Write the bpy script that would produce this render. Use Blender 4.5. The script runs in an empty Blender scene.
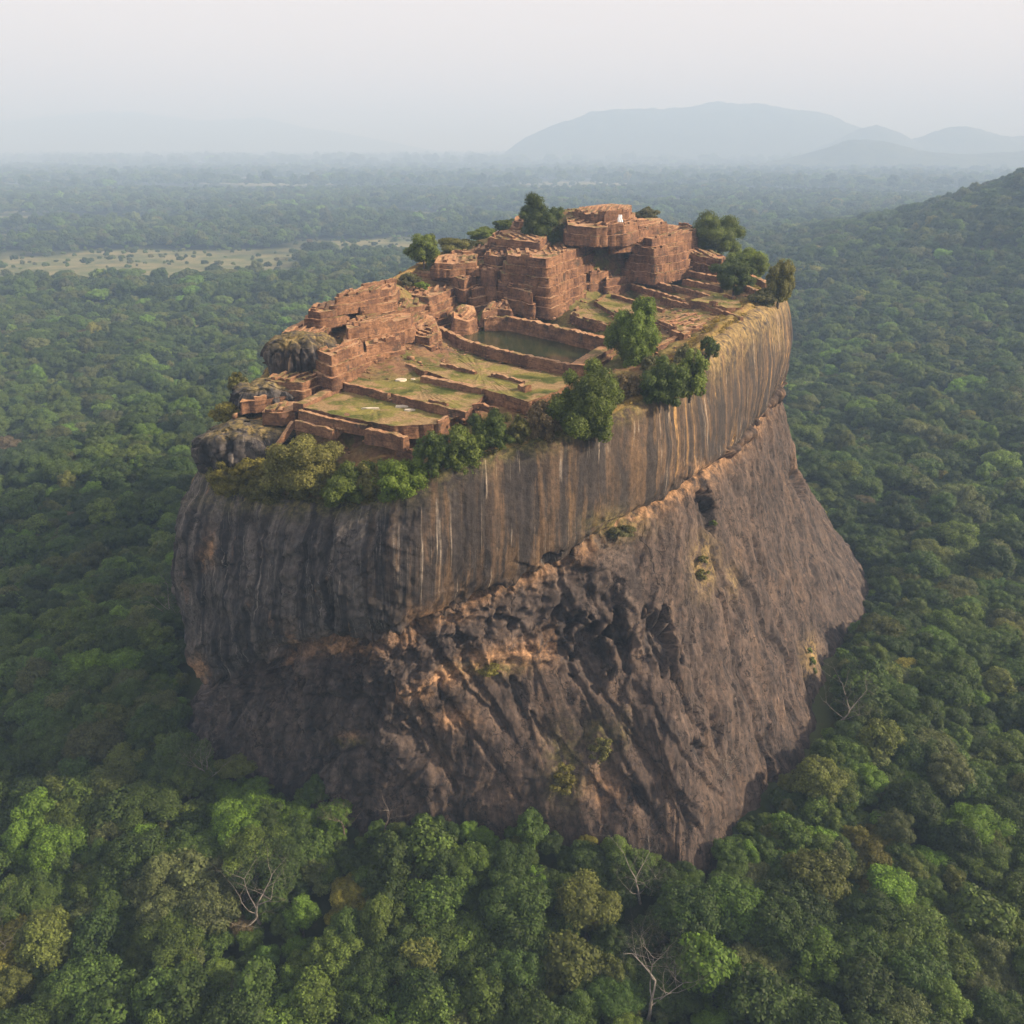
import bpy, math, random
import numpy as np
from mathutils import Vector

R = math.radians
random.seed(7)
rng = np.random.default_rng(11)
scene = bpy.context.scene
COL = scene.collection

# ------------------------------------------------------------------ camera, sky, sun, exposure
HC, PITCH, FPX = 220.0, 22.0, 900.0
cam_d = bpy.data.cameras.new("camera")
cam = bpy.data.objects.new("camera", cam_d)
COL.objects.link(cam)
cam.location = (0, 0, HC)
cam.rotation_euler = (R(90 - PITCH), 0, 0)
cam_d.sensor_width = 36.0
cam_d.lens = FPX / 1024.0 * 36.0
cam_d.clip_start = 1.0
cam_d.clip_end = 90000.0
scene.camera = cam

SUN_EL = 26.0
SUN_AZ = math.degrees(math.atan2(0.97, -0.10))      # clockwise from +Y
world = bpy.data.worlds.new("World")
scene.world = world
world.use_nodes = True
wn = world.node_tree
bg = wn.nodes["Background"]
sky = wn.nodes.new("ShaderNodeTexSky")
sky.sky_type = 'NISHITA'
sky.sun_disc = False
sky.sun_elevation = R(SUN_EL)
sky.sun_rotation = R(SUN_AZ)
sky.altitude = 100
sky.air_density = 1.0
sky.dust_density = 5.0
sky.ozone_density = 2.5
veil = wn.nodes.new("ShaderNodeMix")            # thin even veil of high haze over the blue sky
veil.data_type = 'RGBA'
veil.inputs[0].default_value = 0.78
veil.inputs[7].default_value = (3.9, 3.36, 3.06, 1)
wn.links.new(sky.outputs[0], veil.inputs[6])
wn.links.new(veil.outputs[2], bg.inputs[0])
bg.inputs[1].default_value = 0.15

sun_d = bpy.data.lights.new("sun", 'SUN')
sun_d.energy = 5.0
sun_d.angle = R(2.0)
sun_d.color = (1.0, 0.86, 0.68)
sun = bpy.data.objects.new("sun", sun_d)
COL.objects.link(sun)
_to = Vector((math.sin(R(SUN_AZ)) * math.cos(R(SUN_EL)), math.cos(R(SUN_AZ)) * math.cos(R(SUN_EL)), math.sin(R(SUN_EL))))
sun.rotation_euler = (-_to).to_track_quat('-Z', 'Y').to_euler()
sun.location = _to * 900

scene.view_settings.view_transform = 'Standard'
scene.view_settings.look = 'None'
scene.view_settings.gamma = 1.0
scene.view_settings.exposure = 1.03
scene.render.engine = 'CYCLES'
scene.cycles.max_bounces = 6
scene.cycles.diffuse_bounces = 3
scene.cycles.transmission_bounces = 3
scene.cycles.transparent_max_bounces = 6
scene.cycles.volume_bounces = 1
scene.cycles.use_denoising = True
scene.cycles.caustics_reflective = False
scene.cycles.caustics_refractive = False

HAZE_DENSITY = 0.00019
HAZE_COLOR = (0.36, 0.53, 0.79)
HAZE_ABSORB = (0.23, 0.12, 0.0)          # leaves the air clearer for red than for blue

# ------------------------------------------------------------------ numpy helpers
CP, SP = math.cos(R(PITCH)), math.sin(R(PITCH))


def ray(px, py):
    u, v = (px - 512.0) / FPX, (py - 512.0) / FPX
    return np.array((u, CP - v * SP, -SP - v * CP))


def at_z(px, py, z):
    d = ray(px, py)
    return np.array((0, 0, HC)) + d * ((z - HC) / d[2])


def at_y(px, py, y):
    d = ray(px, py)
    return np.array((0, 0, HC)) + d * (y / d[1])


def to_px(p):
    p = np.asarray(p, float)
    x, y, z = p[..., 0], p[..., 1], p[..., 2] - HC
    dep = y * CP - z * SP
    dwn = -y * SP - z * CP
    return 512 + FPX * x / dep, 512 + FPX * dwn / dep, dep


_perm = np.random.default_rng(3).permutation(256).astype(np.int64)
_perm = np.concatenate([_perm, _perm, _perm])
_g = np.random.default_rng(5).normal(size=(256, 3))
_g /= np.linalg.norm(_g, axis=1)[:, None]


def perlin(x, y, z):
    x, y, z = np.broadcast_arrays(np.asarray(x, float), np.asarray(y, float), np.asarray(z, float))
    xi, yi, zi = np.floor(x), np.floor(y), np.floor(z)
    xf, yf, zf = x - xi, y - yi, z - zi
    xi, yi, zi = xi.astype(np.int64) & 255, yi.astype(np.int64) & 255, zi.astype(np.int64) & 255
    fd = lambda t: t * t * t * (t * (t * 6 - 15) + 10)
    u, v, w = fd(xf), fd(yf), fd(zf)

    def gr(a, b, c):
        h = _perm[_perm[_perm[xi + a] + yi + b] + zi + c]
        g = _g[h]
        return g[..., 0] * (xf - a) + g[..., 1] * (yf - b) + g[..., 2] * (zf - c)
    l = lambda a, b, t: a + t * (b - a)
    return 1.5 * l(l(l(gr(0, 0, 0), gr(1, 0, 0), u), l(gr(0, 1, 0), gr(1, 1, 0), u), v),
                   l(l(gr(0, 0, 1), gr(1, 0, 1), u), l(gr(0, 1, 1), gr(1, 1, 1), u), v), w)


def fbm(x, y, z, o=4):
    s, a = 0, 1.0
    for i in range(o):
        s = s + a * perlin(x * 2 ** i + 17 * i, y * 2 ** i - 9 * i, z * 2 ** i + 5 * i)
        a *= 0.5
    return s


def ridged(x, y, z, o=3):
    s, a = 0, 1.0
    for i in range(o):
        s = s + a * (1 - 2 * np.abs(perlin(x * 2 ** i + 31 * i, y * 2 ** i + 3 * i, z * 2 ** i)))
        a *= 0.5
    return s


def facets(x, y, z, seed=0):
    """each Voronoi cell is a flat, tilted block face: an angular, broken surface"""
    xi, yi, zi = np.floor(x).astype(np.int64), np.floor(y).astype(np.int64), np.floor(z).astype(np.int64)
    best = np.full(x.shape, 1e9)
    out = np.zeros(x.shape)
    tab = np.random.default_rng(50 + seed).uniform(0, 1, (256, 7))
    for a in (-1, 0, 1):
        for b in (-1, 0, 1):
            for c in (-1, 0, 1):
                h = _perm[_perm[_perm[(xi + a) & 255] + ((yi + b) & 255)] + ((zi + c) & 255)]
                t = tab[h]
                dx, dy, dz = x - (xi + a + t[..., 0]), y - (yi + b + t[..., 1]), z - (zi + c + t[..., 2])
                d = dx * dx + dy * dy + dz * dz
                k = d < best
                best = np.where(k, d, best)
                out = np.where(k, (t[..., 3] - .5) + 1.5 * (dx * (t[..., 4] - .5) + dy * (t[..., 5] - .5) + dz * (t[..., 6] - .5)), out)
    return out


def sstep(a, b, x):
    t = np.clip((x - a) / (b - a), 0, 1)
    return t * t * (3 - 2 * t)


# ------------------------------------------------------------------ object helpers
def mesh_np(name, verts, faces, mat=None, parent=None, smooth=False, attrs=None, cat=None, label=None, kind=None, group=None, loc=None):
    """faces: (n,4) or (n,3) int array, or list of lists"""
    me = bpy.data.meshes.new(name)
    verts = np.asarray(verts, np.float32)
    if isinstance(faces, np.ndarray):
        n, k = faces.shape
        me.vertices.add(len(verts))
        me.vertices.foreach_set("co", verts.ravel())
        me.loops.add(n * k)
        me.polygons.add(n)
        me.polygons.foreach_set("loop_start", np.arange(0, n * k, k, dtype=np.int32))
        me.loops.foreach_set("vertex_index", faces.astype(np.int32).ravel())
        me.update(calc_edges=True)
    else:
        me.from_pydata([tuple(map(float, v)) for v in verts], [], faces)
    if attrs:
        for an, arr in attrs.items():
            arr = np.asarray(arr, np.float32)
            if arr.ndim == 1:
                a = me.attributes.new(an, 'FLOAT', 'POINT')
                a.data.foreach_set("value", arr)
            elif arr.shape[1] == 3:
                a = me.attributes.new(an, 'FLOAT_VECTOR', 'POINT')
                a.data.foreach_set("vector", arr.ravel())
            else:
                a = me.attributes.new(an, 'FLOAT_COLOR', 'POINT')
                a.data.foreach_set("color", arr.ravel())
    if smooth:
        me.polygons.foreach_set("use_smooth", np.ones(len(me.polygons), bool))
    if mat:
        me.materials.append(mat)
    me.update()
    o = bpy.data.objects.new(name, me)
    COL.objects.link(o)
    if parent is not None:
        o.parent = parent
    if loc is not None:
        o.location = loc
    tag(o, label, cat, group, kind)
    return o


def tag(o, label=None, cat=None, group=None, kind=None):
    if label: o["label"] = label
    if cat: o["category"] = cat
    if group: o["group"] = group
    if kind: o["kind"] = kind
    return o


def empty(name, loc, label, cat, group=None, rz=0):
    o = bpy.data.objects.new(name, None)
    o.empty_display_size = 0.5
    COL.objects.link(o)
    o.location = tuple(map(float, loc))
    o.rotation_euler = (0, 0, rz)
    return tag(o, label, cat, group)


def grid_faces(nr, nc, wrap):
    i = np.arange(nr - 1)[:, None]
    j = np.arange(nc if wrap else nc - 1)[None, :]
    j2 = (j + 1) % nc
    a = i * nc + j
    b = i * nc + j2
    c = (i + 1) * nc + j2
    d = (i + 1) * nc + j
    return np.stack([a, b, c, d], -1).reshape(-1, 4)


# ------------------------------------------------------------------ material helpers
class NT:
    def __init__(s, name):
        s.m = bpy.data.materials.new(name)
        s.m.use_nodes = True
        s.t = s.m.node_tree
        s.b = s.t.nodes["Principled BSDF"]
        s.out = s.t.nodes["Material Output"]

    def n(s, typ, **kw):
        nd = s.t.nodes.new(typ)
        for k, v in kw.items():
            setattr(nd, k, v)
        return nd

    def l(s, a, b):
        s.t.links.new(a, b)

    def val(s, sock, v):
        if hasattr(v, "is_output") or isinstance(v, bpy.types.NodeSocket):
            s.l(v, sock)
        else:
            sock.default_value = v

    def math(s, op, a, b=0.0, clamp=False):
        nd = s.n("ShaderNodeMath", operation=op, use_clamp=clamp)
        s.val(nd.inputs[0], a)
        s.val(nd.inputs[1], b)
        return nd.outputs[0]

    def mix(s, f, a, b):
        nd = s.n("ShaderNodeMix", data_type='RGBA')
        s.val(nd.inputs[0], f)
        s.val(nd.inputs[6], a if not isinstance(a, tuple) else (*a, 1))
        s.val(nd.inputs[7], b if not isinstance(b, tuple) else (*b, 1))
        return nd.outputs[2]

    def mul(s, a, b, f=1.0):
        nd = s.n("ShaderNodeMix", data_type='RGBA', blend_type='MULTIPLY')
        s.val(nd.inputs[0], f)
        s.val(nd.inputs[6], a if not isinstance(a, tuple) else (*a, 1))
        s.val(nd.inputs[7], b if not isinstance(b, tuple) else (*b, 1))
        return nd.outputs[2]

    def ramp(s, f, lo, hi):
        nd = s.n("ShaderNodeMapRange", clamp=True, interpolation_type='SMOOTHSTEP')
        s.l(f, nd.inputs[0])
        nd.inputs[1].default_value = lo
        nd.inputs[2].default_value = hi
        return nd.outputs[0]

    def noise(s, vec, scale, detail=5, rough=0.6, dist=0.0):
        nd = s.n("ShaderNodeTexNoise")
        if vec is not None:
            s.l(vec, nd.inputs["Vector"])
        nd.inputs["Scale"].default_value = scale
        nd.inputs["Detail"].default_value = detail
        nd.inputs["Roughness"].default_value = rough
        nd.inputs["Distortion"].default_value = dist
        return nd.outputs[0]

    def mapv(s, vec, scale=(1, 1, 1), rot=(0, 0, 0), loc=(0, 0, 0)):
        nd = s.n("ShaderNodeMapping")
        s.l(vec, nd.inputs[0])
        nd.inputs["Scale"].default_value = scale
        nd.inputs["Rotation"].default_value = rot
        nd.inputs["Location"].default_value = loc
        return nd.outputs[0]

    def attr(s, name, typ='GEOMETRY'):
        return s.n("ShaderNodeAttribute", attribute_name=name, attribute_type=typ)

    def sep(s, vec):
        nd = s.n("ShaderNodeSeparateXYZ")
        s.l(vec, nd.inputs[0])
        return nd.outputs

    def pos(s):
        return s.n("ShaderNodeNewGeometry").outputs["Position"]

    def bump(s, h, strength, dist):
        nd = s.n("ShaderNodeBump")
        nd.inputs["Strength"].default_value = strength
        nd.inputs["Distance"].default_value = dist
        s.l(h, nd.inputs["Height"])
        s.l(nd.outputs[0], s.b.inputs["Normal"])

    def done(s, col, rough=0.9, spec=0.2):
        if isinstance(col, tuple):
            s.b.inputs["Base Color"].default_value = (*col, 1)
        else:
            s.l(col, s.b.inputs["Base Color"])
        s.b.inputs["Roughness"].default_value = rough
        s.b.inputs["Specular IOR Level"].default_value = spec
        return s.m


def mat_cliff():
    m = NT("cliff_rock")
    fl = m.attr("flow").outputs["Vector"]
    p = m.pos()
    zc = m.attr("zone").outputs["Color"]
    zr = m.n("ShaderNodeSeparateColor")
    m.l(zc, zr.inputs[0])
    up, och, dark = zr.outputs[0], zr.outputs[1], zr.outputs[2]
    moss = m.attr("moss").outputs["Fac"]
    # long streaks running down the face
    wv = m.n("ShaderNodeVectorMath", operation='MULTIPLY_ADD')
    wn_ = m.n("ShaderNodeTexNoise")
    m.l(p, wn_.inputs["Vector"])
    wn_.inputs["Scale"].default_value = 0.07
    wn_.inputs["Detail"].default_value = 4
    m.l(wn_.outputs["Color"], wv.inputs[0])
    wv.inputs[1].default_value = (0.5, 25.0, 0)
    m.l(fl, wv.inputs[2])
    fl = wv.outputs[0]
    s1 = m.noise(m.mapv(fl, (0.30, 0.016, 1)), 1.0, 7, 0.62, 0.25)
    s2 = m.noise(m.mapv(fl, (1.5, 0.03, 1), loc=(40, 7, 0)), 1.0, 5, 0.7, 0.2)
    s3 = m.noise(m.mapv(fl, (0.16, 0.008, 1), loc=(9, 3, 0)), 1.0, 4, 0.55, 0.2)
    s4 = m.noise(m.mapv(fl, (0.9, 0.02, 1), loc=(71, 23, 0)), 1.0, 4, 0.6, 0.1)
    patch = m.noise(p, 0.05, 5, 0.6)
    fine = m.noise(p, 0.6, 6, 0.7)
    # upper cliff: tan and ochre under black and pale run-off streaks of uneven width and length
    reach = m.noise(m.mapv(fl, (0.22, 0.05, 1), loc=(13, 31, 0)), 1.0, 5, 0.6)
    c = m.mix(m.ramp(s3, 0.36, 0.62), (0.055, 0.039, 0.028), (0.122, 0.078, 0.044))
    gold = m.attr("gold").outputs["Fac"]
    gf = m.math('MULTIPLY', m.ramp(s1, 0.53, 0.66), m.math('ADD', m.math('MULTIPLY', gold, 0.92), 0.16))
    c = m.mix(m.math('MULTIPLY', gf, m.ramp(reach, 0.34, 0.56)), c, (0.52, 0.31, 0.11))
    bw = m.noise(m.mapv(fl, (0.15, 0.020, 1), loc=(63, 3, 0)), 1.0, 7, 0.66, 0.3)
    c = m.mix(m.math('MULTIPLY', m.ramp(bw, 0.55, 0.46), 0.92), c, (0.034, 0.029, 0.027))
    c = m.mix(m.math('MULTIPLY', m.math('MULTIPLY', m.ramp(s1, 0.50, 0.36), m.ramp(reach, 0.60, 0.42)), 0.9), c, (0.040, 0.033, 0.030))
    c = m.mix(m.math('MULTIPLY', m.ramp(s2, 0.47, 0.36), 0.6), c, (0.035, 0.03, 0.028))
    c = m.mix(m.math('MULTIPLY', m.math('MULTIPLY', m.ramp(s4, 0.57, 0.67), m.ramp(reach, 0.44, 0.58)), 0.8), c, (0.40, 0.34, 0.27))
    # blotches and cracks shared by all the rock
    def crack(vec, scale, wid):
        v = m.n("ShaderNodeTexVoronoi", feature='DISTANCE_TO_EDGE')
        m.l(vec, v.inputs["Vector"])
        v.inputs["Scale"].default_value = scale
        return m.ramp(v.outputs["Distance"], 0.0, wid)
    wp = m.n("ShaderNodeVectorMath", operation='MULTIPLY_ADD')
    wq = m.n("ShaderNodeTexNoise")
    m.l(p, wq.inputs["Vector"])
    wq.inputs["Scale"].default_value = 0.25
    wq.inputs["Detail"].default_value = 6
    m.l(wq.outputs["Color"], wp.inputs[0])
    wp.inputs[1].default_value = (5, 5, 5)
    m.l(fl, wp.inputs[2])
    ck1 = crack(m.mapv(wp.outputs[0], (0.10, 0.035, 1), rot=(0, 0, R(-25))), 1.0, 0.035)
    ck2 = crack(m.mapv(wp.outputs[0], (0.26, 0.12, 1), rot=(0, 0, R(-35)), loc=(7, 7, 0)), 1.0, 0.06)
    blot = m.noise(m.mapv(p, (1, 1, 0.55)), 0.11, 7, 0.7)
    # grey black lichen face
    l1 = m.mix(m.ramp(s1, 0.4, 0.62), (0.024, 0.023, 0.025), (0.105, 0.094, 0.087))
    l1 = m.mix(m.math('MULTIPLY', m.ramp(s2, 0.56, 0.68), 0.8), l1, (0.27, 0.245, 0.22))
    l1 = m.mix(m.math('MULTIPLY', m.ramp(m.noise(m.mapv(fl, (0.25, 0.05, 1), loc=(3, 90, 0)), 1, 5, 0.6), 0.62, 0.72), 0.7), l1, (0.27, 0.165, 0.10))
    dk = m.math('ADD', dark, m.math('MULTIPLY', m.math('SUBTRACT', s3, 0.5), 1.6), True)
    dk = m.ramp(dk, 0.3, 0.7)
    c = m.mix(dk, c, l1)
    # lower slabs: purple brown, cracked along the fall
    q1 = m.noise(m.mapv(fl, (0.30, 0.05, 1), rot=(0, 0, R(-22))), 1.0, 6, 0.65, 0.4)
    q2 = m.noise(m.mapv(fl, (1.1, 0.12, 1), rot=(0, 0, R(-24)), loc=(5, 50, 0)), 1.0, 5, 0.7, 0.5)
    q3 = m.noise(m.mapv(fl, (0.09, 0.03, 1), loc=(50, 5, 0)), 1.0, 5, 0.6)
    b = m.mix(m.ramp(q1, 0.36, 0.62), (0.044, 0.033, 0.028), (0.090, 0.067, 0.054))
    b = m.mix(m.math('MULTIPLY', m.ramp(q3, 0.48, 0.68), 0.55), b, (0.118, 0.080, 0.054))
    b = m.mix(m.math('MULTIPLY', m.ramp(q2, 0.47, 0.36), 0.6), b, (0.030, 0.026, 0.026))
    b = m.mix(m.math('MULTIPLY', m.ramp(q2, 0.60, 0.72), 0.5), b, (0.25, 0.17, 0.125))
    b = m.mix(m.math('MULTIPLY', dark, 0.7), b, m.mix(m.ramp(q1, 0.4, 0.65), (0.034, 0.031, 0.032), (0.100, 0.084, 0.076)))
    c = m.mix(up, b, c)
    lowk = m.math('SUBTRACT', 1.0, m.math('MULTIPLY', up, m.math('SUBTRACT', 0.6, m.math('MULTIPLY', dk, 0.5))))
    c = m.mul(c, m.mix(m.math('ADD', ck1, m.math('SUBTRACT', 1.0, m.math('MULTIPLY', lowk, 0.85)), True), (0.12, 0.11, 0.11), (1, 1, 1)))
    c = m.mul(c, m.mix(m.math('ADD', ck2, m.math('SUBTRACT', 1.0, m.math('MULTIPLY', lowk, m.ramp(patch, 0.45, 0.6))), True), (0.4, 0.38, 0.38), (1, 1, 1)))
    c = m.mul(c, m.mix(m.ramp(blot, 0.34, 0.62), (0.55, 0.55, 0.57), (1.25, 1.22, 1.18)), lowk)
    ofac = m.math('MULTIPLY', och, m.ramp(m.noise(p, 0.16, 5, 0.65), 0.34, 0.56))
    c = m.mix(ofac, c, m.mix(m.ramp(fine, 0.35, 0.65), (0.26, 0.15, 0.075), (0.46, 0.27, 0.14)))
    mfac = m.math('MULTIPLY', moss, m.ramp(m.noise(p, 0.35, 6, 0.7), 0.38, 0.56))
    c = m.mix(mfac, c, m.mix(m.ramp(fine, 0.35, 0.65), m.mix(gold, (0.07, 0.075, 0.02), (0.20, 0.14, 0.05)), m.mix(gold, (0.18, 0.15, 0.055), (0.30, 0.215, 0.085))))
    c = m.mul(c, m.mix(m.ramp(fine, 0.3, 0.7), (0.62, 0.62, 0.62), (1.25, 1.22, 1.2)))
    h = m.math('ADD', m.math('MULTIPLY', m.mix(up, m.math('MULTIPLY', ck1, 0.8), s1), 0.4), m.math('MULTIPLY', m.noise(p, 0.9, 7, 0.72), 0.55))
    m.bump(h, 0.85, 0.9)
    return m.done(c, 0.85, 0.25)


def mat_ruin():
    m = NT("weathered_brick")
    p = m.pos()
    g = m.n("ShaderNodeNewGeometry")
    nz = m.sep(g.outputs["Normal"])[2]
    z = m.sep(p)[2]
    wob = m.math('MULTIPLY', m.noise(p, 0.25, 3), 1.6)
    zz = m.math('ADD', z, wob)
    cmb = m.n("ShaderNodeCombineXYZ")
    m.l(m.math('MULTIPLY', zz, 1.9), cmb.inputs[2])
    pv = m.sep(p)
    m.l(m.math('MULTIPLY', pv[0], 0.10), cmb.inputs[0])
    m.l(m.math('MULTIPLY', pv[1], 0.10), cmb.inputs[1])
    course = m.noise(cmb.outputs[0], 1.0, 4, 0.7)
    patch = m.noise(p, 0.13, 5, 0.65)
    fine = m.noise(p, 1.1, 6, 0.72)
    c = m.mix(m.ramp(patch, 0.36, 0.64), (0.115, 0.060, 0.037), (0.255, 0.136, 0.074))
    c = m.mix(m.math('MULTIPLY', m.ramp(course, 0.50, 0.38), 0.6), c, (0.055, 0.034, 0.027))
    c = m.mix(m.math('MULTIPLY', m.ramp(course, 0.58, 0.70), 0.4), c, (0.33, 0.20, 0.11))
    c = m.mix(m.math('MULTIPLY', m.ramp(m.noise(p, 0.21, 5, 0.6, 0.5), 0.56, 0.68), 0.75), c, (0.06, 0.05, 0.038))
    top = m.mix(m.ramp(patch, 0.35, 0.6), (0.36, 0.185, 0.095), (0.38, 0.235, 0.13))
    top = m.mix(m.math('MULTIPLY', m.ramp(m.noise(p, 0.09, 6, 0.65), 0.50, 0.60), 0.85), top, m.mix(fine, (0.085, 0.08, 0.025), (0.20, 0.165, 0.06)))
    top = m.mix(m.math('MULTIPLY', m.ramp(m.noise(p, 0.4, 5, 0.7), 0.57, 0.66), 0.6), top, (0.11, 0.065, 0.042))
    c = m.mix(m.ramp(nz, 0.45, 0.8), c, top)
    c = m.mul(c, m.mix(m.ramp(fine, 0.3, 0.7), (0.6, 0.6, 0.6), (1.25, 1.25, 1.25)))
    h = m.math('ADD', m.math('MULTIPLY', course, 0.8), fine)
    m.bump(h, 0.8, 0.35)
    return m.done(c, 0.92, 0.15)


def mat_lawn():
    m = NT("dry_lawn")
    p = m.pos()
    a = m.noise(p, 0.055, 5, 0.62, 0.4)
    f = m.noise(p, 1.4, 6, 0.75)
    c = m.mix(m.ramp(a, 0.38, 0.60), (0.065, 0.078, 0.018), (0.20, 0.175, 0.052))
    c = m.mix(m.math('MULTIPLY', m.ramp(m.noise(m.mapv(p, loc=(30, 5, 0)), 0.10, 6, 0.65), 0.45, 0.57), 0.9), c, (0.29, 0.19, 0.105))
    c = m.mul(c, m.mix(m.ramp(f, 0.3, 0.7), (0.55, 0.58, 0.5), (1.25, 1.25, 1.2)))
    m.bump(f, 0.6, 0.25)
    return m.done(c, 0.95, 0.1)


def mat_summit():
    m = NT("summit_earth")
    p = m.pos()
    a = m.noise(p, 0.05, 6, 0.65, 0.3)
    f = m.noise(p, 0.9, 6, 0.75)
    c = m.mix(m.ramp(a, 0.38, 0.6), (0.21, 0.115, 0.065), (0.17, 0.145, 0.05))
    c = m.mix(m.math('MULTIPLY', m.ramp(m.noise(m.mapv(p, loc=(9, 70, 0)), 0.08, 6, 0.66), 0.50, 0.60), 0.9), c, (0.11, 0.11, 0.03))
    c = m.mix(m.math('MULTIPLY', m.ramp(m.noise(m.mapv(p, loc=(90, 7, 0)), 0.12, 6, 0.66), 0.56, 0.66), 0.8), c, (0.12, 0.085, 0.062))
    rim = m.attr("rim").outputs["Fac"]
    c = m.mix(m.math('MULTIPLY', rim, m.ramp(m.noise(p, 0.22, 5, 0.7), 0.36, 0.5)), c, m.mix(f, (0.17, 0.12, 0.04), (0.36, 0.25, 0.085)))
    c = m.mul(c, m.mix(m.ramp(f, 0.3, 0.7), (0.55, 0.55, 0.55), (1.25, 1.25, 1.25)))
    m.bump(f, 0.8, 0.5)
    return m.done(c, 0.95, 0.1)


def mat_leaf():
    m = NT("foliage")
    t = m.attr("tint", 'INSTANCER').outputs["Vector"]
    sh = m.attr("shade").outputs["Fac"]
    oi = m.n("ShaderNodeObjectInfo")
    k = m.n("ShaderNodeMapRange")
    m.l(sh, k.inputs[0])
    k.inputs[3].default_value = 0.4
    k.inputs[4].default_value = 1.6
    vm = m.n("ShaderNodeVectorMath", operation='SCALE')
    m.l(t, vm.inputs[0])
    m.l(k.outputs[0], vm.inputs[3])
    k2 = m.n("ShaderNodeMapRange")
    m.l(oi.outputs["Random"], k2.inputs[0])
    k2.inputs[3].default_value = 0.8
    k2.inputs[4].default_value = 1.2
    vm2 = m.n("ShaderNodeVectorMath", operation='SCALE')
    m.l(vm.outputs[0], vm2.inputs[0])
    m.l(k2.outputs[0], vm2.inputs[3])
    col = vm2.outputs[0]
    m.done(col, 0.65, 0.25)
    tr = m.n("ShaderNodeBsdfTranslucent")
    br = m.n("ShaderNodeVectorMath", operation='MULTIPLY')
    m.l(col, br.inputs[0])
    br.inputs[1].default_value = (1.5, 1.5, 0.7)
    m.l(br.outputs[0], tr.inputs[0])
    mx = m.n("ShaderNodeMixShader")
    mx.inputs[0].default_value = 0.3
    m.l(m.b.outputs[0], mx.inputs[1])
    m.l(tr.outputs[0], mx.inputs[2])
    m.l(mx.outputs[0], m.out.inputs[0])
    return m.m


def mat_plain(name, c1, c2, scale, rough=0.9):
    m = NT(name)
    p = m.pos()
    f = m.noise(p, scale, 5, 0.7)
    m.bump(f, 0.5, 0.1)
    return m.done(m.mix(m.ramp(f, 0.35, 0.65), c1, c2), rough, 0.2)


def mat_ground():
    m = NT("forest_floor")
    p = m.pos()
    big = m.noise(p, 0.0011, 6, 0.62, 0.3)
    mid = m.noise(p, 0.012, 6, 0.7)
    f = m.noise(p, 0.12, 5, 0.7)
    mead = m.attr("meadow").outputs["Fac"]
    c = m.mix(m.ramp(mid, 0.35, 0.65), (0.022, 0.034, 0.012), (0.055, 0.065, 0.022))
    c = m.mix(m.math('MULTIPLY', m.ramp(f, 0.55, 0.68), 0.5), c, (0.085, 0.062, 0.035))
    md = m.mix(m.ramp(mid, 0.38, 0.62), (0.095, 0.115, 0.042), (0.20, 0.18, 0.085))
    c = m.mix(m.ramp(mead, 0.3, 0.7), c, md)
    m.bump(f, 0.6, 1.5)
    return m.done(c, 0.95, 0.05)


M_CLIFF, M_RUIN, M_LAWN, M_SUMMIT, M_LEAF = mat_cliff(), mat_ruin(), mat_lawn(), mat_summit(), mat_leaf()
M_GROUND = mat_ground()
M_BARK = mat_plain("bark", (0.07, 0.052, 0.04), (0.17, 0.135, 0.11), 1.2)
M_PALEBARK = mat_plain("pale_bark", (0.13, 0.115, 0.095), (0.25, 0.225, 0.19), 0.8)
M_HILL = mat_plain("wooded_hill", (0.025, 0.04, 0.018), (0.06, 0.075, 0.03), 0.01)

# ------------------------------------------------------------------ tree builders
def add_tube(vs, fs, pts, rads, n=6):
    """append a tapered tube along pts"""
    base = len(vs)
    pts = [Vector(p) for p in pts]
    for i, p in enumerate(pts):
        d = (pts[min(i + 1, len(pts) - 1)] - pts[max(i - 1, 0)]).normalized()
        a = d.orthogonal().normalized()
        b = d.cross(a)
        for k in range(n):
            t = 2 * math.pi * k / n
            vs.append(tuple(p + (a * math.cos(t) + b * math.sin(t)) * rads[i]))
    for i in range(len(pts) - 1):
        for k in range(n):
            k2 = (k + 1) % n
            fs.append([base + i * n + k, base + i * n + k2, base + (i + 1) * n + k2, base + (i + 1) * n + k])
    fs.append([base + (len(pts) - 1) * n + k for k in range(n)])


def leaf_quads(cent, nrm, size, r):
    """one small bent leaf spray per centre"""
    n = len(cent)
    t = r.normal(size=(n, 3))
    t -= nrm * np.sum(t * nrm, axis=1)[:, None]
    t /= np.linalg.norm(t, axis=1)[:, None] + 1e-9
    b = np.cross(nrm, t)
    s = (size * r.uniform(0.6, 1.3, n))[:, None]
    asp = r.uniform(0.5, 0.95, n)[:, None]
    v = np.stack([cent - t * s, cent - b * s * asp + nrm * s * 0.15, cent + t * s, cent + b * s * asp + nrm * s * 0.15], 1)
    return v.reshape(-1, 3), np.arange(n * 4).reshape(-1, 4)


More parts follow.
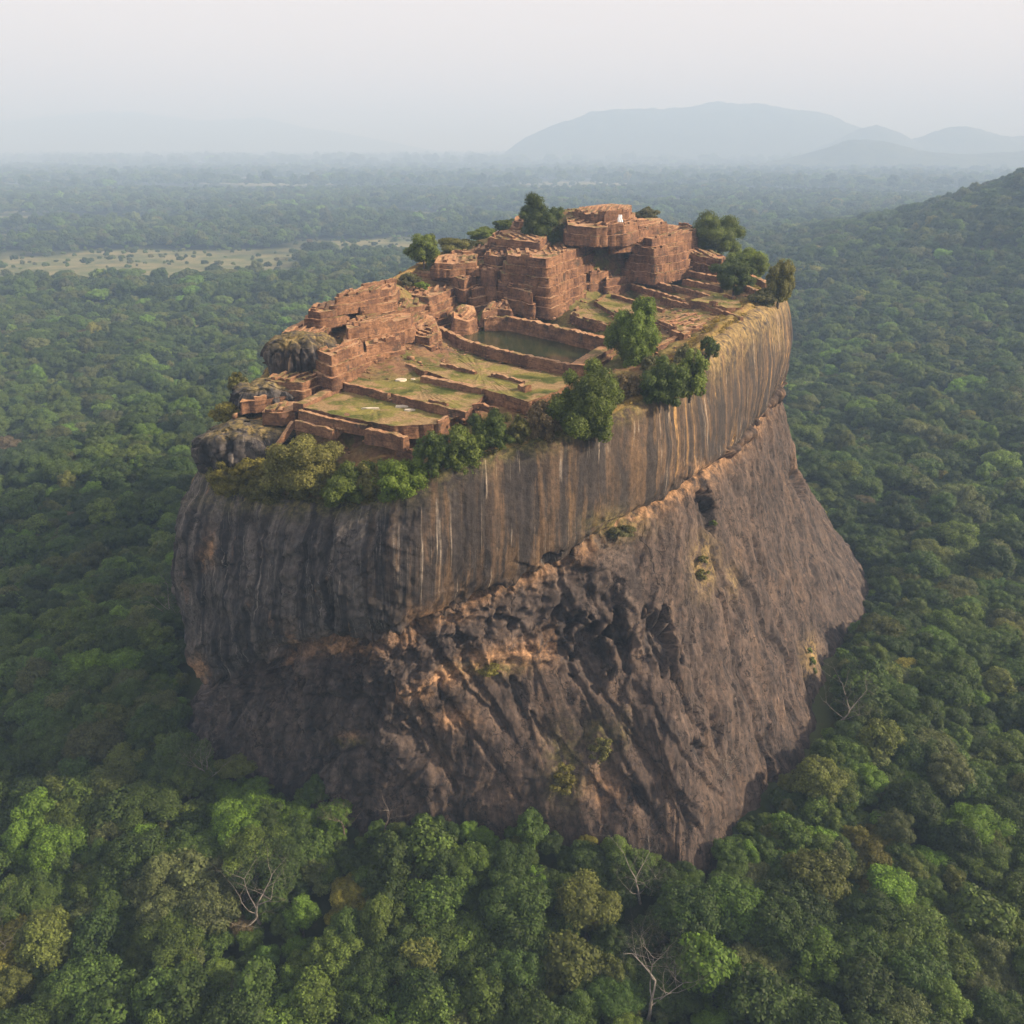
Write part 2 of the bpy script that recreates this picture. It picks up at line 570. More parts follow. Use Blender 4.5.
def crown_mesh(name, seed, rx, rz, nl, leaf, dens, flat=0.0, lobe=(0.26, 0.42), open_=0.0, low=0.55, out_=0.35):
    """crown with its centre at origin, radius about rx, half height rz; lobes of leaf sprays round a dome"""
    r = np.random.default_rng(seed)
    lc, lr = [], []
    tries = 0
    while len(lc) < nl and tries < 4000:
        tries += 1
        d = r.normal(size=3)
        d /= np.linalg.norm(d)
        if d[2] < -low:
            continue
        k = r.uniform(0.45, 0.82)
        k *= 1 + out_ * float(perlin(d[0] * 1.4 + seed, d[1] * 1.4, d[2] * 1.4))
        p = d * k
        if flat and d[2] > 0:
            p[2] *= 1 - flat
        rad_ = r.uniform(*lobe)
        if all(np.linalg.norm(p - q) > 0.62 * min(rad_, s) + 0.08 for q, s in zip(lc, lr)):
            lc.append(p)
            lr.append(rad_)
    allc, alln, allsh = [], [], []
    wob = r.uniform(0.8, 1.2, 3)
    for p, rad_ in zip(lc, lr):
        n = int(dens * rad_ * rad_ * rx * rx / (leaf * leaf))
        d = r.normal(size=(n, 3))
        d /= np.linalg.norm(d, axis=1)[:, None]
        keep = d[:, 2] > -0.5 - (low - 0.55)
        d = d[keep]
        lump = 1 + 0.22 * perlin(d[:, 0] * 2.2 + seed, d[:, 1] * 2.2 + p[0] * 9, d[:, 2] * 2.2 + p[1] * 9)
        c = p[None, :] + d * (rad_ * lump * r.uniform(0.8, 1.06, len(d)))[:, None]
        ins = np.zeros(len(c), bool)
        for q, s in zip(lc, lr):
            if q is p:
                continue
            ins |= np.linalg.norm(c - q, axis=1) < s * 0.86
        c, d = c[~ins], d[~ins]
        nn = d + 0.55 * r.normal(size=d.shape) + np.array((0, 0, 0.35))
        nn /= np.linalg.norm(nn, axis=1)[:, None]
        allc.append(c)
        alln.append(nn)
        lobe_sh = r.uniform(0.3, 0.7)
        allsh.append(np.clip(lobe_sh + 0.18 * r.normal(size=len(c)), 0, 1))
    c = np.concatenate(allc) * np.array((rx * wob[0], rx * wob[1], rz))
    nn = np.concatenate(alln)
    sh = np.concatenate(allsh)
    v, f = leaf_quads(c, nn, leaf, r)
    shv = np.repeat(sh, 4)
    if not open_:
        # leaf mass deep inside each lobe so that the crown is not a hollow shell
        u = np.linspace(0, math.pi, 6)
        t = np.linspace(0, 2 * math.pi, 8, endpoint=False)
        sp = np.stack([np.sin(u)[:, None] * np.cos(t)[None], np.sin(u)[:, None] * np.sin(t)[None], np.cos(u)[:, None] + 0 * t[None]], -1).reshape(-1, 3)
        ff = grid_faces(6, 8, True)
        for p, rad_ in zip(lc, lr):
            q = (p[None] + sp * rad_ * 0.72 * (1 + 0.15 * r.normal(size=(len(sp), 1)))) * np.array((rx * wob[0], rx * wob[1], rz))
            f = np.concatenate([f, ff + len(v)])
            v = np.concatenate([v, q])
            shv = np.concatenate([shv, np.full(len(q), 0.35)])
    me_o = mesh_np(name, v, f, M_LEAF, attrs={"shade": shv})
    return me_o


def trunk_mesh(name, seed, h, rx, r0, mat):
    r = random.Random(seed)
    vs, fs = [], []
    top = h * 0.8
    bx, by = r.uniform(-.5, .5), r.uniform(-.5, .5)
    add_tube(vs, fs, [(0, 0, -2.5), (bx * .3, by * .3, top * .4), (bx, by, top * .75), (bx * 1.4, by * 1.3, top)], [r0 * 1.25, r0, r0 * .75, r0 * .3], 7)
    for k in range(6):
        a = k * 1.05 + r.uniform(-.3, .3)
        s = top * r.uniform(.4, .7)
        l = rx * r.uniform(.55, .8)
        e = Vector((math.cos(a) * l, math.sin(a) * l, s + l * r.uniform(.5, .9)))
        add_tube(vs, fs, [(bx * .6, by * .6, s), (e.x * .45, e.y * .45, s + (e.z - s) * .35), tuple(e)], [r0 * .5, r0 * .33, r0 * .1], 5)
    return mesh_np(name, vs, fs, mat, smooth=True)


def bare_branches(seed, h, spread, levels=4):
    """a leafless tree: returns trunk verts/faces and branch verts/faces"""
    r = random.Random(seed)
    tv, tf, bv, bf = [], [], [], []

    def grow(p, d, l, rad_, lev):
        pts, rads = [p], [rad_]
        q, dd = p.copy(), d.copy()
        for i in range(5):
            dd = (dd + Vector((r.uniform(-.25, .25), r.uniform(-.25, .25), r.uniform(-.06, .2)))).normalized()
            q = q + dd * l / 5
            pts.append(q.copy())
            rads.append(rad_ * (1 - .13 * (i + 1)))
        tgt = (tv, tf) if lev == 0 else (bv, bf)
        add_tube(tgt[0], tgt[1], pts, rads, 7 if lev == 0 else (5 if lev < 3 else 3))
        if lev >= levels:
            return
        nb = 5 if lev == 0 else r.choice((3, 4, 4))
        for k in range(nb):
            a = 2 * math.pi * (k + r.uniform(-.3, .3)) / nb + lev * 1.3
            side = Vector((math.cos(a), math.sin(a), r.uniform(-.1, .35))) * spread
            nd = (dd * .55 + side).normalized()
            src = pts[-1] if k < 2 else pts[r.choice((2, 3, 4))]
            grow(src, nd, l * r.uniform(.58, .85) * (1.25 if lev == 0 else 1), rads[3] * r.uniform(.45, .68), lev + 1)
    grow(Vector((0, 0, -1.5)), Vector((r.uniform(-.1, .1), r.uniform(-.1, .1), 1)), h * .30, h * .014, 0)
    return tv, tf, bv, bf


# ------------------------------------------------------------------ rock massif
# control columns: rim, bulge, undercut, ledge, bench, slab, foot  as (px, py, Y)
VIS = [
    [(203, 445, 268), (181, 545, 258), (206, 655, 262), (214, 676, 266), (207, 705, 263), (198, 735, 257), (199, 757, 253)],
    [(225, 490, 251), (222, 560, 243), (233, 660, 243), (238, 675, 246), (234, 700, 244), (228, 740, 243), (230, 788, 241)],
    [(300, 503, 238), (292, 570, 231), (293, 640, 230), (295, 656, 233), (296, 690, 231), (296, 740, 231), (298, 803, 230)],
    [(365, 505, 230), (363, 560, 223), (368, 628, 222), (370, 646, 225), (368, 690, 222), (362, 750, 221), (358, 822, 219)],
    [(412, 488, 229), (411, 545, 222), (409, 618, 221), (412, 640, 224), (412, 694, 220), (425, 745, 218), (432, 808, 216)],
    [(470, 462, 233), (468, 525, 228), (465, 590, 227), (466, 606, 231), (468, 668, 224), (485, 740, 219), (500, 818, 215)],
    [(540, 443, 241), (537, 500, 236), (534, 565, 236), (536, 582, 240), (535, 655, 232), (565, 740, 221), (590, 832, 210)],
    [(605, 422, 251), (600, 475, 247), (597, 530, 247), (600, 546, 251), (610, 640, 238), (640, 740, 221), (665, 855, 205)],
    [(660, 393, 268), (655, 445, 264), (651, 498, 264), (655, 512, 266), (668, 610, 247), (690, 740, 223), (698, 875, 203)],
    [(705, 360, 294), (702, 415, 290), (700, 468, 290), (703, 482, 291), (720, 600, 268), (745, 720, 246), (768, 812, 232)],
    [(745, 328, 328), (741, 385, 325), (735, 440, 325), (738, 452, 325), (760, 570, 302), (790, 690, 272), (815, 780, 252)],
    [(775, 305, 372), (773, 350, 370), (765, 402, 369), (768, 414, 369), (790, 520, 350), (818, 620, 332), (838, 680, 322)],
    [(787, 292, 412), (788, 330, 412), (783, 378, 412), (783, 390, 412), (797, 460, 412), (830, 530, 412), (868, 592, 411)],
]
cols = [[at_y(*p) for p in c] for c in VIS]
HID = [((122, 455, 161), (185, 480)), ((114, 486, 166), (160, 530)), ((92, 508, 172), (110, 565)), ((54, 514, 176), (55, 570)), ((12, 494, 180), (-10, 540)),
       ((-36, 442, 174), (-72, 480)), ((-66, 352, 163), (-112, 375)), ((-84, 308, 152), (-128, 315))]
for (x, y, z), (bx, by) in HID:
    c = []
    for f, o in ((0, 0), (0.2, 0.06), (0.4, 0.08), (0.44, 0.06), (0.62, 0.3), (0.8, 0.62), (1.0, 1.0)):
        c.append(np.array((x + (bx - x) * o, y + (by - y) * o, z + (14 - z) * f)))
    cols.append(c)
for c in cols:      # root below the ground
    d = c[6] - c[5]
    k = (-25 - c[6][2]) / min(d[2], -1)
    k = min(k, 3.0)
    q = c[6] + d * k
    q[2] = -25
    c.append(q)
CC = np.array(cols)                        # ncol, 8, 3
NCOL, NLEV = CC.shape[:2]


def crom(pts, u, closed):
    """uniform Catmull-Rom, pts (n,...), u in [0,n) (closed) or [0,n-1]"""
    n = len(pts)
    i = np.floor(u).astype(int)
    if not closed:
        i = np.clip(i, 0, n - 2)
    t = (u - i).reshape((-1,) + (1,) * (pts.ndim - 1))
    ix = (lambda k: (i + k) % n) if closed else (lambda k: np.clip(i + k, 0, n - 1))
    p0, p1, p2, p3 = pts[ix(-1)], pts[ix(0)], pts[ix(1)], pts[ix(2)]
    return 0.5 * (2 * p1 + (p2 - p0) * t + (2 * p0 - 5 * p1 + 4 * p2 - p3) * t ** 2 + (3 * p1 - p0 - 3 * p2 + p3) * t ** 3)


# even arc spacing round the rock, finer on the faces that are seen
uu = np.linspace(0, NCOL, 4001)
ring = crom(CC.mean(axis=1), uu[:-1], True)
seg = np.linalg.norm(np.roll(ring, -1, 0) - ring, axis=1)
umid = uu[:-1]
wgt = np.where((umid < 12.6) | (umid > NCOL - 0.7), 1.0, 0.3)
cw = np.concatenate([[0], np.cumsum(seg * wgt)])
NS = 1300
us = np.interp(np.linspace(0, cw[-1], NS, endpoint=False), cw, uu)
arc = np.interp(us, uu, np.concatenate([[0], np.cumsum(seg)]))
ringcols = crom(CC, us, True)              # NS, 8, 3
LV = np.concatenate([np.linspace(0, 2, 110, endpoint=False), np.linspace(2, 3, 24, endpoint=False), np.linspace(3, 6, 170, endpoint=False), np.linspace(6, 7, 10)])
NV = len(LV)
Pg = crom(np.swapaxes(ringcols, 0, 1), LV, False)     # NV, NS, 3
dn = np.diff(Pg, axis=0, prepend=Pg[:1])
drop = np.cumsum(np.linalg.norm(dn, axis=2), axis=0)
drop -= np.take_along_axis(drop, np.full((1, NS), int(np.argmin(abs(LV - 2.5)))), axis=0)


def grid_normals(Pg):
    ts = np.roll(Pg, -1, 1) - np.roll(Pg, 1, 1)
    tv = np.gradient(Pg, axis=0)
    n = np.cross(tv, ts)
    n /= np.linalg.norm(n, axis=2)[..., None] + 1e-9
    return n


Nn = grid_normals(Pg)
cen = np.array((10, 360, 0.0))
outw = Pg - cen
if np.mean(np.sum(Nn[..., :2] * outw[..., :2], axis=2)) < 0:
    Nn = -Nn
X, Y, Z = Pg[..., 0], Pg[..., 1], Pg[..., 2]
S = np.broadcast_to(arc[None, :], X.shape)
L = np.broadcast_to(LV[:, None], X.shape)
ppx, ppy, _ = to_px(Pg)
seen = (us < 12.8) | (us > NCOL - 0.7)
upm = 1 - sstep(2.0, 2.35, L + 0.25 * fbm(X / 9, Y / 9, Z / 9, 2))
midm = (1 - upm) * (1 - sstep(3.9, 4.3, L))
lowm = (1 - upm) * sstep(3.8, 4.3, L)
left = 1 - sstep(2.3, 5.2, np.where(us > NCOL - 4, us - NCOL, us))[None, :] * np.ones_like(X)
disp = 2.0 * fbm(X / 22, Y / 22, Z / 22, 4) * (1 - upm * (1 - left)) + 1.7 * fbm(X / 26, Y / 26, Z / 60, 2) * upm * (1 - left)
Sw = S + 0.5 * perlin(X / 14, Y / 14, Z / 18)
flute = 0.32 * perlin(Sw / 4.6, drop / 60, 2.0) * (0.5 + 0.8 * np.abs(perlin(S / 25, drop / 60, 1.0))) + 0.13 * perlin(Sw / 1.9, drop / 30, 9.0) + 0.06 * perlin(S / 0.8, drop / 18, 4.0)
disp = disp + upm * (flute * sstep(0.0, 0.5, L) + 0.22 * fbm(X / 3, Y / 3, Z / 5, 3))
crag = 1.3 * ridged(X / 10, Y / 10, Z / 8, 4) + 0.6 * fbm(X / 2.6, Y / 2.6, Z / 2.2, 3)
disp = disp + midm * crag * (0.15 + 0.85 * (1 - sstep(6.6, 8.0, us))[None, :])
an = R(-22)
q = S * math.cos(an) - drop * math.sin(an)
w = S * math.sin(an) + drop * math.cos(an)
slab = 0.35 * ridged(q / 9, w / 40, 3.0, 2) + 0.18 * ridged(q / 3.2, w / 14, 8.0, 2) + 0.16 * fbm(X / 2.5, Y / 2.5, Z / 2.5, 3) + 0.8 * fbm(X / 9, Y / 9, Z / 9, 2) - 0.5
disp = disp + (lowm + 0.7 * midm * sstep(7.5, 9.5, us)[None, :]) * slab
disp = disp + left * (0.6 * ridged(X / 8, Y / 8, Z / 12, 3) + 0.4 * fbm(X / 2, Y / 2, Z / 2, 3)) * sstep(0.1, 0.5, L)
fz = np.zeros_like(X)
fa = facets((X + 2 * perlin(X / 6, Y / 6, Z / 6)) / 8, Y / 8, Z / 9, 1)
fb = facets(X / 3.4, Y / 3.4, Z / 4.6, 2)
fq = facets(q / 5.5, w / 20, 2.5 + 0 * q, 3)
fr = facets(q / 1.7, w / 6.5, 6.5 + 0 * q, 4)
low2 = lowm + 0.9 * midm * sstep(6.6, 8.0, us)[None, :]
cragm = midm * (1 - sstep(6.6, 8.0, us))[None, :]
disp = disp + cragm * (2.0 * fa + 1.1 * fb) + low2 * (0.85 * fq + 0.22 * fr + 0.25 * fa) + left * (1.2 * fa + 0.8 * fb + 0.5 * fq) * sstep(0.15, 0.6, L)
disp = disp + upm * (1 - left) * 0.3 * facets(Sw / 3.2, drop / 38, 1.5 + 0 * q, 5) * sstep(0.2, 0.6, L)
# blocky steps on the craggy parts
disp = disp + 0.6 * (np.floor(3 * fbm(X / 7, Y / 7, Z / 5, 2)) / 3) * (midm + 0.5 * left)
# the undercut line
disp = disp + 2.2 * np.exp(-((L - 1.35) / 0.6) ** 2)
disp = disp - 4.2 * np.exp(-((L - 2.55) / 0.33) ** 2) * (0.7 + 0.7 * perlin(S / 12, 0, 5) + 0.5 * perlin(S / 4, 0, 8))
disp = disp + (1.0 + 0.7 * facets(S / 6, 0 * S + 3.3, drop / 5, 8)) * np.exp(-((L - 1.85) / 0.28) ** 2)


fd1 = facets(X / 3.0, Y / 3.0, Z / 4.5, 9)


def dent(px, py, rx, ry, depth, tilt=0.0):
    dx, dy = ppx - px, ppy - py
    c_, s_ = math.cos(R(tilt)), math.sin(R(tilt))
    a, b = (dx * c_ + dy * s_) / rx, (-dx * s_ + dy * c_) / ry
    r = (np.abs(a) ** 1.5 + np.abs(b) ** 1.5) ** (1 / 1.5) + 0.42 * fd1 + 0.22 * perlin(X / 4, Y / 4, Z / 5)
    brow = 0.35 + 0.65 * (1 - sstep(-0.9, 1.0, b - 0.35 * a))
    return depth * brow * (1 - sstep(0.72, 1.0, r)) * seen[None, :]


CAVES = [(592, 655, 25, 40, 8, -18), (622, 640, 9, 38, 6, -8), (660, 640, 24, 40, 8, -12), (709, 512, 9, 24, 7, -14), (797, 480, 8, 24, 7, -14),
         (546, 556, 13, 9, 4, -30), (700, 752, 9, 20, 3.5, -14), (518, 692, 7, 22, 3, -28), (640, 800, 5, 24, 2.5, -25), (452, 715, 6, 24, 2.5, -28), (500, 622, 16, 12, 3, 0),
         (455, 640, 20, 8, 3, 0), (562, 622, 10, 18, 4, -10), (540, 730, 4, 24, 2, -28), (735, 700, 4, 28, 2.2, -12), (760, 560, 5, 26, 2, -15), (350, 655, 18, 8, 3, 0), (300, 690, 5, 20, 2.5, 0)]
caved = np.zeros_like(X)
for c in CAVES:
    d_ = dent(*c)
    caved = np.maximum(caved, d_)
disp = disp - caved


def groove(pts, wid, depth):
    global disp
    pts = np.array(pts, float)
    best = np.full(X.shape, 1e9)
    for a, b in zip(pts[:-1], pts[1:]):
        ab = b - a
        t = np.clip(((ppx - a[0]) * ab[0] + (ppy - a[1]) * ab[1]) / (ab @ ab), 0, 1)
        best = np.minimum(best, np.hypot(ppx - a[0] - t * ab[0], ppy - a[1] - t * ab[1]))
    disp = disp - depth * np.exp(-(best / wid) ** 2) * seen[None, :]


def fracture(x0, y0, ang_, length, amp, wid):
    """one slab edge: the rock steps in sharply on one side and fades out on the other"""
    global disp
    dx, dy = math.cos(R(ang_)), math.sin(R(ang_))
    bend = 5 * perlin((ppx + ppy) / 60, ppx / 90, 3.1) + 2.0 * perlin(ppx / 14, ppy / 14, 5.5)
    t = (ppx - x0) * dx + (ppy - y0) * dy
    s = -(ppx - x0) * dy + (ppy - y0) * dx + bend
    taper = sstep(0, 18, t) * (1 - sstep(length - 40, length, t))
    disp = disp - amp * taper * np.where((s > 0) & (s < wid), 1 - s / wid, 0) * seen[None, :] * (1 - upm)


fr_rng = random.Random(21)
for k in range(46):
    fx = fr_rng.uniform(225, 800)
    fy = fr_rng.uniform(590, 760) - 0.32 * max(0, fx - 520)
    fracture(fx, fy, fr_rng.uniform(48, 68) if fx < 640 else fr_rng.uniform(60, 80), fr_rng.uniform(70, 190), fr_rng.uniform(0.8, 2.2), fr_rng.uniform(9, 26))
for k in range(9):
    fracture(fr_rng.uniform(400, 720), fr_rng.uniform(640, 740), fr_rng.uniform(-40, -22), fr_rng.uniform(60, 130), fr_rng.uniform(0.5, 1.0), fr_rng.uniform(6, 12))
groove([(322, 768), (345, 752), (362, 745), (378, 762), (395, 775)], 2.2, 1.6)
groove([(440, 690), (470, 730), (500, 770), (520, 800)], 2.5, 1.8)
groove([(400, 715), (430, 745), (455, 790)], 2.5, 1.8)
groove([(560, 650), (600, 720), (640, 790), (668, 840)], 2.5, 1.4)
groove([(735, 480), (748, 560), (775, 640), (800, 740)], 3.0, 1.8)
groove([(783, 395), (795, 440), (800, 500), (815, 580), (832, 650)], 3.0, 2.0)
groove([(700, 500), (715, 560), (738, 640), (757, 720)], 2.6, 1.4)
groove([(212, 675), (260, 690), (310, 695), (360, 700), (410, 695), (465, 672), (512, 660)], 3.5, 1.6)
groove([(250, 505), (262, 560), (255, 620)], 3, 1.6)
groove([(330, 520), (338, 580), (332, 640)], 3, 1.5)

shoulder = (2.5 + 4.5 * sstep(7.5, 10.5, us) * (us < 13.5) + 1.6 * perlin(arc / 14, 0, 3.0) + 1.0 * perlin(arc / 5, 0, 7.0))[None, :]
_k = np.clip(1 - L / 0.55, 0, 1)
horiz = Nn.copy()
horiz[..., 2] = 0
horiz /= np.linalg.norm(horiz, axis=2)[..., None] + 1e-9
Pd = Pg + Nn * (disp * sstep(-0.25, 0.3, L))[..., None] - horiz * (shoulder * (1 - np.sqrt(1 - _k ** 2)))[..., None]
Pd[..., 2] = np.minimum(Pd[..., 2], ringcols[None, :, 0, 2] + 1.5)

och = np.exp(-((L - 2.80) / 0.24) ** 2) * sstep(2.2, 4.0, us)[None, :] * (us < 12.9)[None, :]
och = och * (0.55 + 0.45 * sstep(6.5, 8.5, us)[None, :])
och = np.maximum(och, 0.8 * np.exp(-((L - 3.95) / 0.16) ** 2) * ((us > 3.6) & (us < 6.3))[None, :])
for (px, py, rx, ry, a) in ((207, 668, 8, 16, .9), (214, 548, 5, 14, .9), (205, 560, 4, 10, .8), (295, 650, 5, 22, .7), (340, 648, 36, 9, .9), (440, 612, 26, 9, .8),
                            (455, 720, 26, 10, .6), (800, 440, 6, 30, .7), (700, 470, 24, 8, .9), (640, 515, 18, 7, .8), (600, 790, 20, 22, .4), (350, 735, 10, 5, .6)):
    och = np.maximum(och, a * np.exp(-((ppx - px) / rx) ** 2 - ((ppy - py) / ry) ** 2) * seen[None, :])
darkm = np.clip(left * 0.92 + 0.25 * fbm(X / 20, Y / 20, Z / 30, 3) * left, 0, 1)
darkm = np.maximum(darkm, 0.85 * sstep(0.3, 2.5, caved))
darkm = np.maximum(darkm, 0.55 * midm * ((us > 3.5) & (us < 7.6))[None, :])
moss = np.exp(-((L + 0.10 * fbm(X / 7, Y / 7, Z / 7, 2)) / (0.24 + 0.24 * sstep(7.5, 9.5, us)[None, :])) ** 2) * 0.95
for (px, py, rx, ry, a) in ((615, 525, 28, 14, 1), (705, 565, 12, 26, .9), (735, 580, 6, 14, .7), (490, 668, 30, 7, .9), (565, 770, 18, 35, .8), (600, 740, 14, 20, .8),
                            (812, 655, 8, 18, .9), (625, 730, 8, 20, .4), (350, 740, 14, 4, .9), (775, 330, 8, 20, .6), (300, 500, 90, 12, .9)):
    moss = np.maximum(moss, a * np.exp(-((ppx - px) / rx) ** 2 - ((ppy - py) / ry) ** 2) * seen[None, :])
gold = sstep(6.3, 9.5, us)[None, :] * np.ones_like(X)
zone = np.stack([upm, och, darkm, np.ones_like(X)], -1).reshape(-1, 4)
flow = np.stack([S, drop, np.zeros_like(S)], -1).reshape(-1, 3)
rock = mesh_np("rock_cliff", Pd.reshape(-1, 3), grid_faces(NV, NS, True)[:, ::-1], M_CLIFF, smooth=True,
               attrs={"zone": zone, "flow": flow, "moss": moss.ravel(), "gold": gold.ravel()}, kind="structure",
               label="huge flat topped rock with streaked overhanging cliffs rising out of the forest", cat="rock")

# ------------------------------------------------------------------ summit ground inside the rim
rimv = Pd[0]
ctrl = [at_z(*p) for p in ((330, 425, 142), (270, 455, 133), (390, 442, 140), (450, 428, 143.5), (380, 405, 146), (430, 387, 147.4), (330, 395, 146), (480, 368, 149.2),
                           (530, 385, 148), (540, 345, 147), (505, 337, 147.5), (580, 350, 147), (600, 328, 155.8), (565, 313, 156), (610, 295, 157), (660, 312, 157.6), (700, 302, 159.0),
                           (650, 345, 154.2), (620, 375, 150.5), (575, 395, 147.5), (690, 332, 157), (740, 300, 160), (720, 280, 162),
                           (300, 395, 146.5), (320, 362, 152), (360, 335, 157), (400, 320, 158), (400, 300, 161), (440, 345, 151.5), (430, 315, 157), (310, 318, 160))]
ctrl += [at_y(*p) for p in ((440, 268, 410), (490, 262, 425), (520, 232, 455), (560, 232, 440), (610, 222, 455), (650, 240, 485), (700, 252, 490), (660, 235, 492), (400, 282, 375))]
ctrl += [np.array(q_) for q_ in ((42, 432, 161), (62, 455, 163), (78, 470, 164.5), (27, 412, 161), (96, 470, 165))]
cp = np.array(ctrl + [rimv[i] for i in range(0, NS, 26)])


def tps_fit(p):
    d = np.linalg.norm(p[:, None, :2] - p[None, :, :2], axis=2)
    K = np.where(d > 0, d * d * np.log(d + 1e-9), 0) + np.eye(len(p)) * 30
    A = np.zeros((len(p) + 3,) * 2)
    A[:-3, :-3] = K
    A[:-3, -3] = 1
    A[:-3, -2:] = p[:, :2]
    A[-3:, :-3] = A[:-3, -3:].T
    return np.linalg.solve(A, np.concatenate([p[:, 2], [0, 0, 0]]))


_tw = tps_fit(cp)


def summit_h(x, y):
    x, y = np.atleast_1d(np.asarray(x, float)), np.atleast_1d(np.asarray(y, float))
    d = np.hypot(x.reshape(-1, 1) - cp[None, :, 0], y.reshape(-1, 1) - cp[None, :, 1])
    v = (d * d * np.log(d + 1e-9)) @ _tw[:-3] + _tw[-3] + _tw[-2] * x.ravel() + _tw[-1] * y.ravel()
    return v.reshape(x.shape)


sub = rimv[::2]
C0 = np.array((18.0, 365.0))
NR = 110
rows, rimw = [], []
for k in range(NR):
    f = (k / (NR - 1)) ** 1.15
    xy = sub[:, :2] + (C0 - sub[:, :2]) * f * 0.9995
    if k == 0:
        z = sub[:, 2] - 0.05
    else:
        z = summit_h(xy[:, 0], xy[:, 1])
        dd = np.linalg.norm(xy - sub[:, :2], axis=1)
        b = np.clip(dd / 5.0, 0, 1)
        z = z * b + sub[:, 2] * (1 - b) + 0.9 * fbm(xy[:, 0] / 6, xy[:, 1] / 6, 0, 4) * b + 1.0 * np.sin(b * math.pi) * (1 - f)
    rows.append(np.column_stack([xy, z]))
    rimw.append(np.exp(-np.linalg.norm(xy - sub[:, :2], axis=1) / 9.0))
mesh_np("summit_ground", np.concatenate(rows), grid_faces(NR, len(sub), True)[:, ::-1], M_SUMMIT, smooth=True, attrs={"rim": np.concatenate(rimw)}, kind="structure",
        label="uneven earth and dry grass on top of the rock", cat="ground")

# ------------------------------------------------------------------ ruins on the summit
def vpt(v):
    """(px, py, height) or (px, py, depth) when the last number is above 225"""
    return at_y(*v) if v[2] > 225 else at_z(*v)


def resample(P, closed, step):
    Q = np.vstack([P, P[:1]]) if closed else np.asarray(P)
    out, corner = [], []
    for a, b in zip(Q[:-1], Q[1:]):
        n = max(1, int(round(np.linalg.norm((b - a)[:2]) / step)))
        for k in range(n):
            out.append(a + (b - a) * k / n)
            corner.append(k == 0)
    if not closed:
        out.append(Q[-1])
    return np.array(out)


def out_normals(P, closed):
    t = np.roll(P, -1, 0) - np.roll(P, 1, 0) if closed else np.gradient(P, axis=0)
    n = np.column_stack([t[:, 1], -t[:, 0]])
    n = n / (np.linalg.norm(n, axis=1)[:, None] + 1e-9)
    if closed:          # mitre, so that corners stay square as the walls step out
        e = np.roll(P, -1, 0) - P
        en = np.column_stack([e[:, 1], -e[:, 0]])
        en /= np.linalg.norm(en, axis=1)[:, None] + 1e-9
        n = n / np.clip(np.sum(n * en, axis=1), 0.6, 1)[:, None]
    return n


def strips(parts):
    vs, fs, o = [], [], 0
    for g, wrap in parts:
        nr, nc = g.shape[:2]
        vs.append(g.reshape(-1, 3))
        fs.append(grid_faces(nr, nc, wrap) + o)
        o += nr * nc
    return np.concatenate(vs), np.concatenate(fs)


def wob(p, amp, sc):
    return amp * fbm(p[..., 0] / sc, p[..., 1] / sc, p[..., 2] / sc, 3)


def low_wall_mesh(path, width, h, name, parent=None, rough=0.2, mat=None, **kw):
    P = resample(np.asarray(path, float), False, 0.7)
    n = out_normals(P, False)
    top = P.copy()
    top[:, 2] += wob(P, rough * 1.2, 3.0) + rough * 0.6 * np.round(perlin(P[:, 0] / 2.2, P[:, 1] / 2.2, 3.3) * 1.6)
    e = wob(P + 7, rough * 0.7, 2.5)
    L_ = np.column_stack([P[:, :2] + n * (width / 2 + e[:, None] * .6), top[:, 2]])
    R_ = np.column_stack([P[:, :2] - n * (width / 2 - e[:, None] * .6), top[:, 2]])
    bat = 0.12 * h
    Lb = np.column_stack([L_[:, :2] + n * bat, P[:, 2] - h])
    Rb = np.column_stack([R_[:, :2] - n * bat, P[:, 2] - h])

    def side(a, b):
        k = max(2, int(h / 0.7) + 1)
        g = np.stack([a + (b - a) * i / (k - 1) for i in range(k)])
        g[1:, :, :2] += (wob(g[1:], rough * 0.6, 1.7))[..., None] * n[None]
        return g
    mid = (L_ + R_) / 2
    mid[:, 2] += 0.1
    topg = np.stack([L_, mid, R_])
    cap = lambda i: np.stack([np.stack([L_[i], R_[i]]), np.stack([Lb[i], Rb[i]])])
    v, f = strips([(topg, False), (side(L_, Lb)[::-1], False), (side(R_, Rb), False), (cap(0), False), (cap(-1), False)])
    return mesh_np(name, v, f, mat or M_RUIN, parent, **kw)


WALL_FOOT = []          # places where stones have come down
NRUIN = [0]


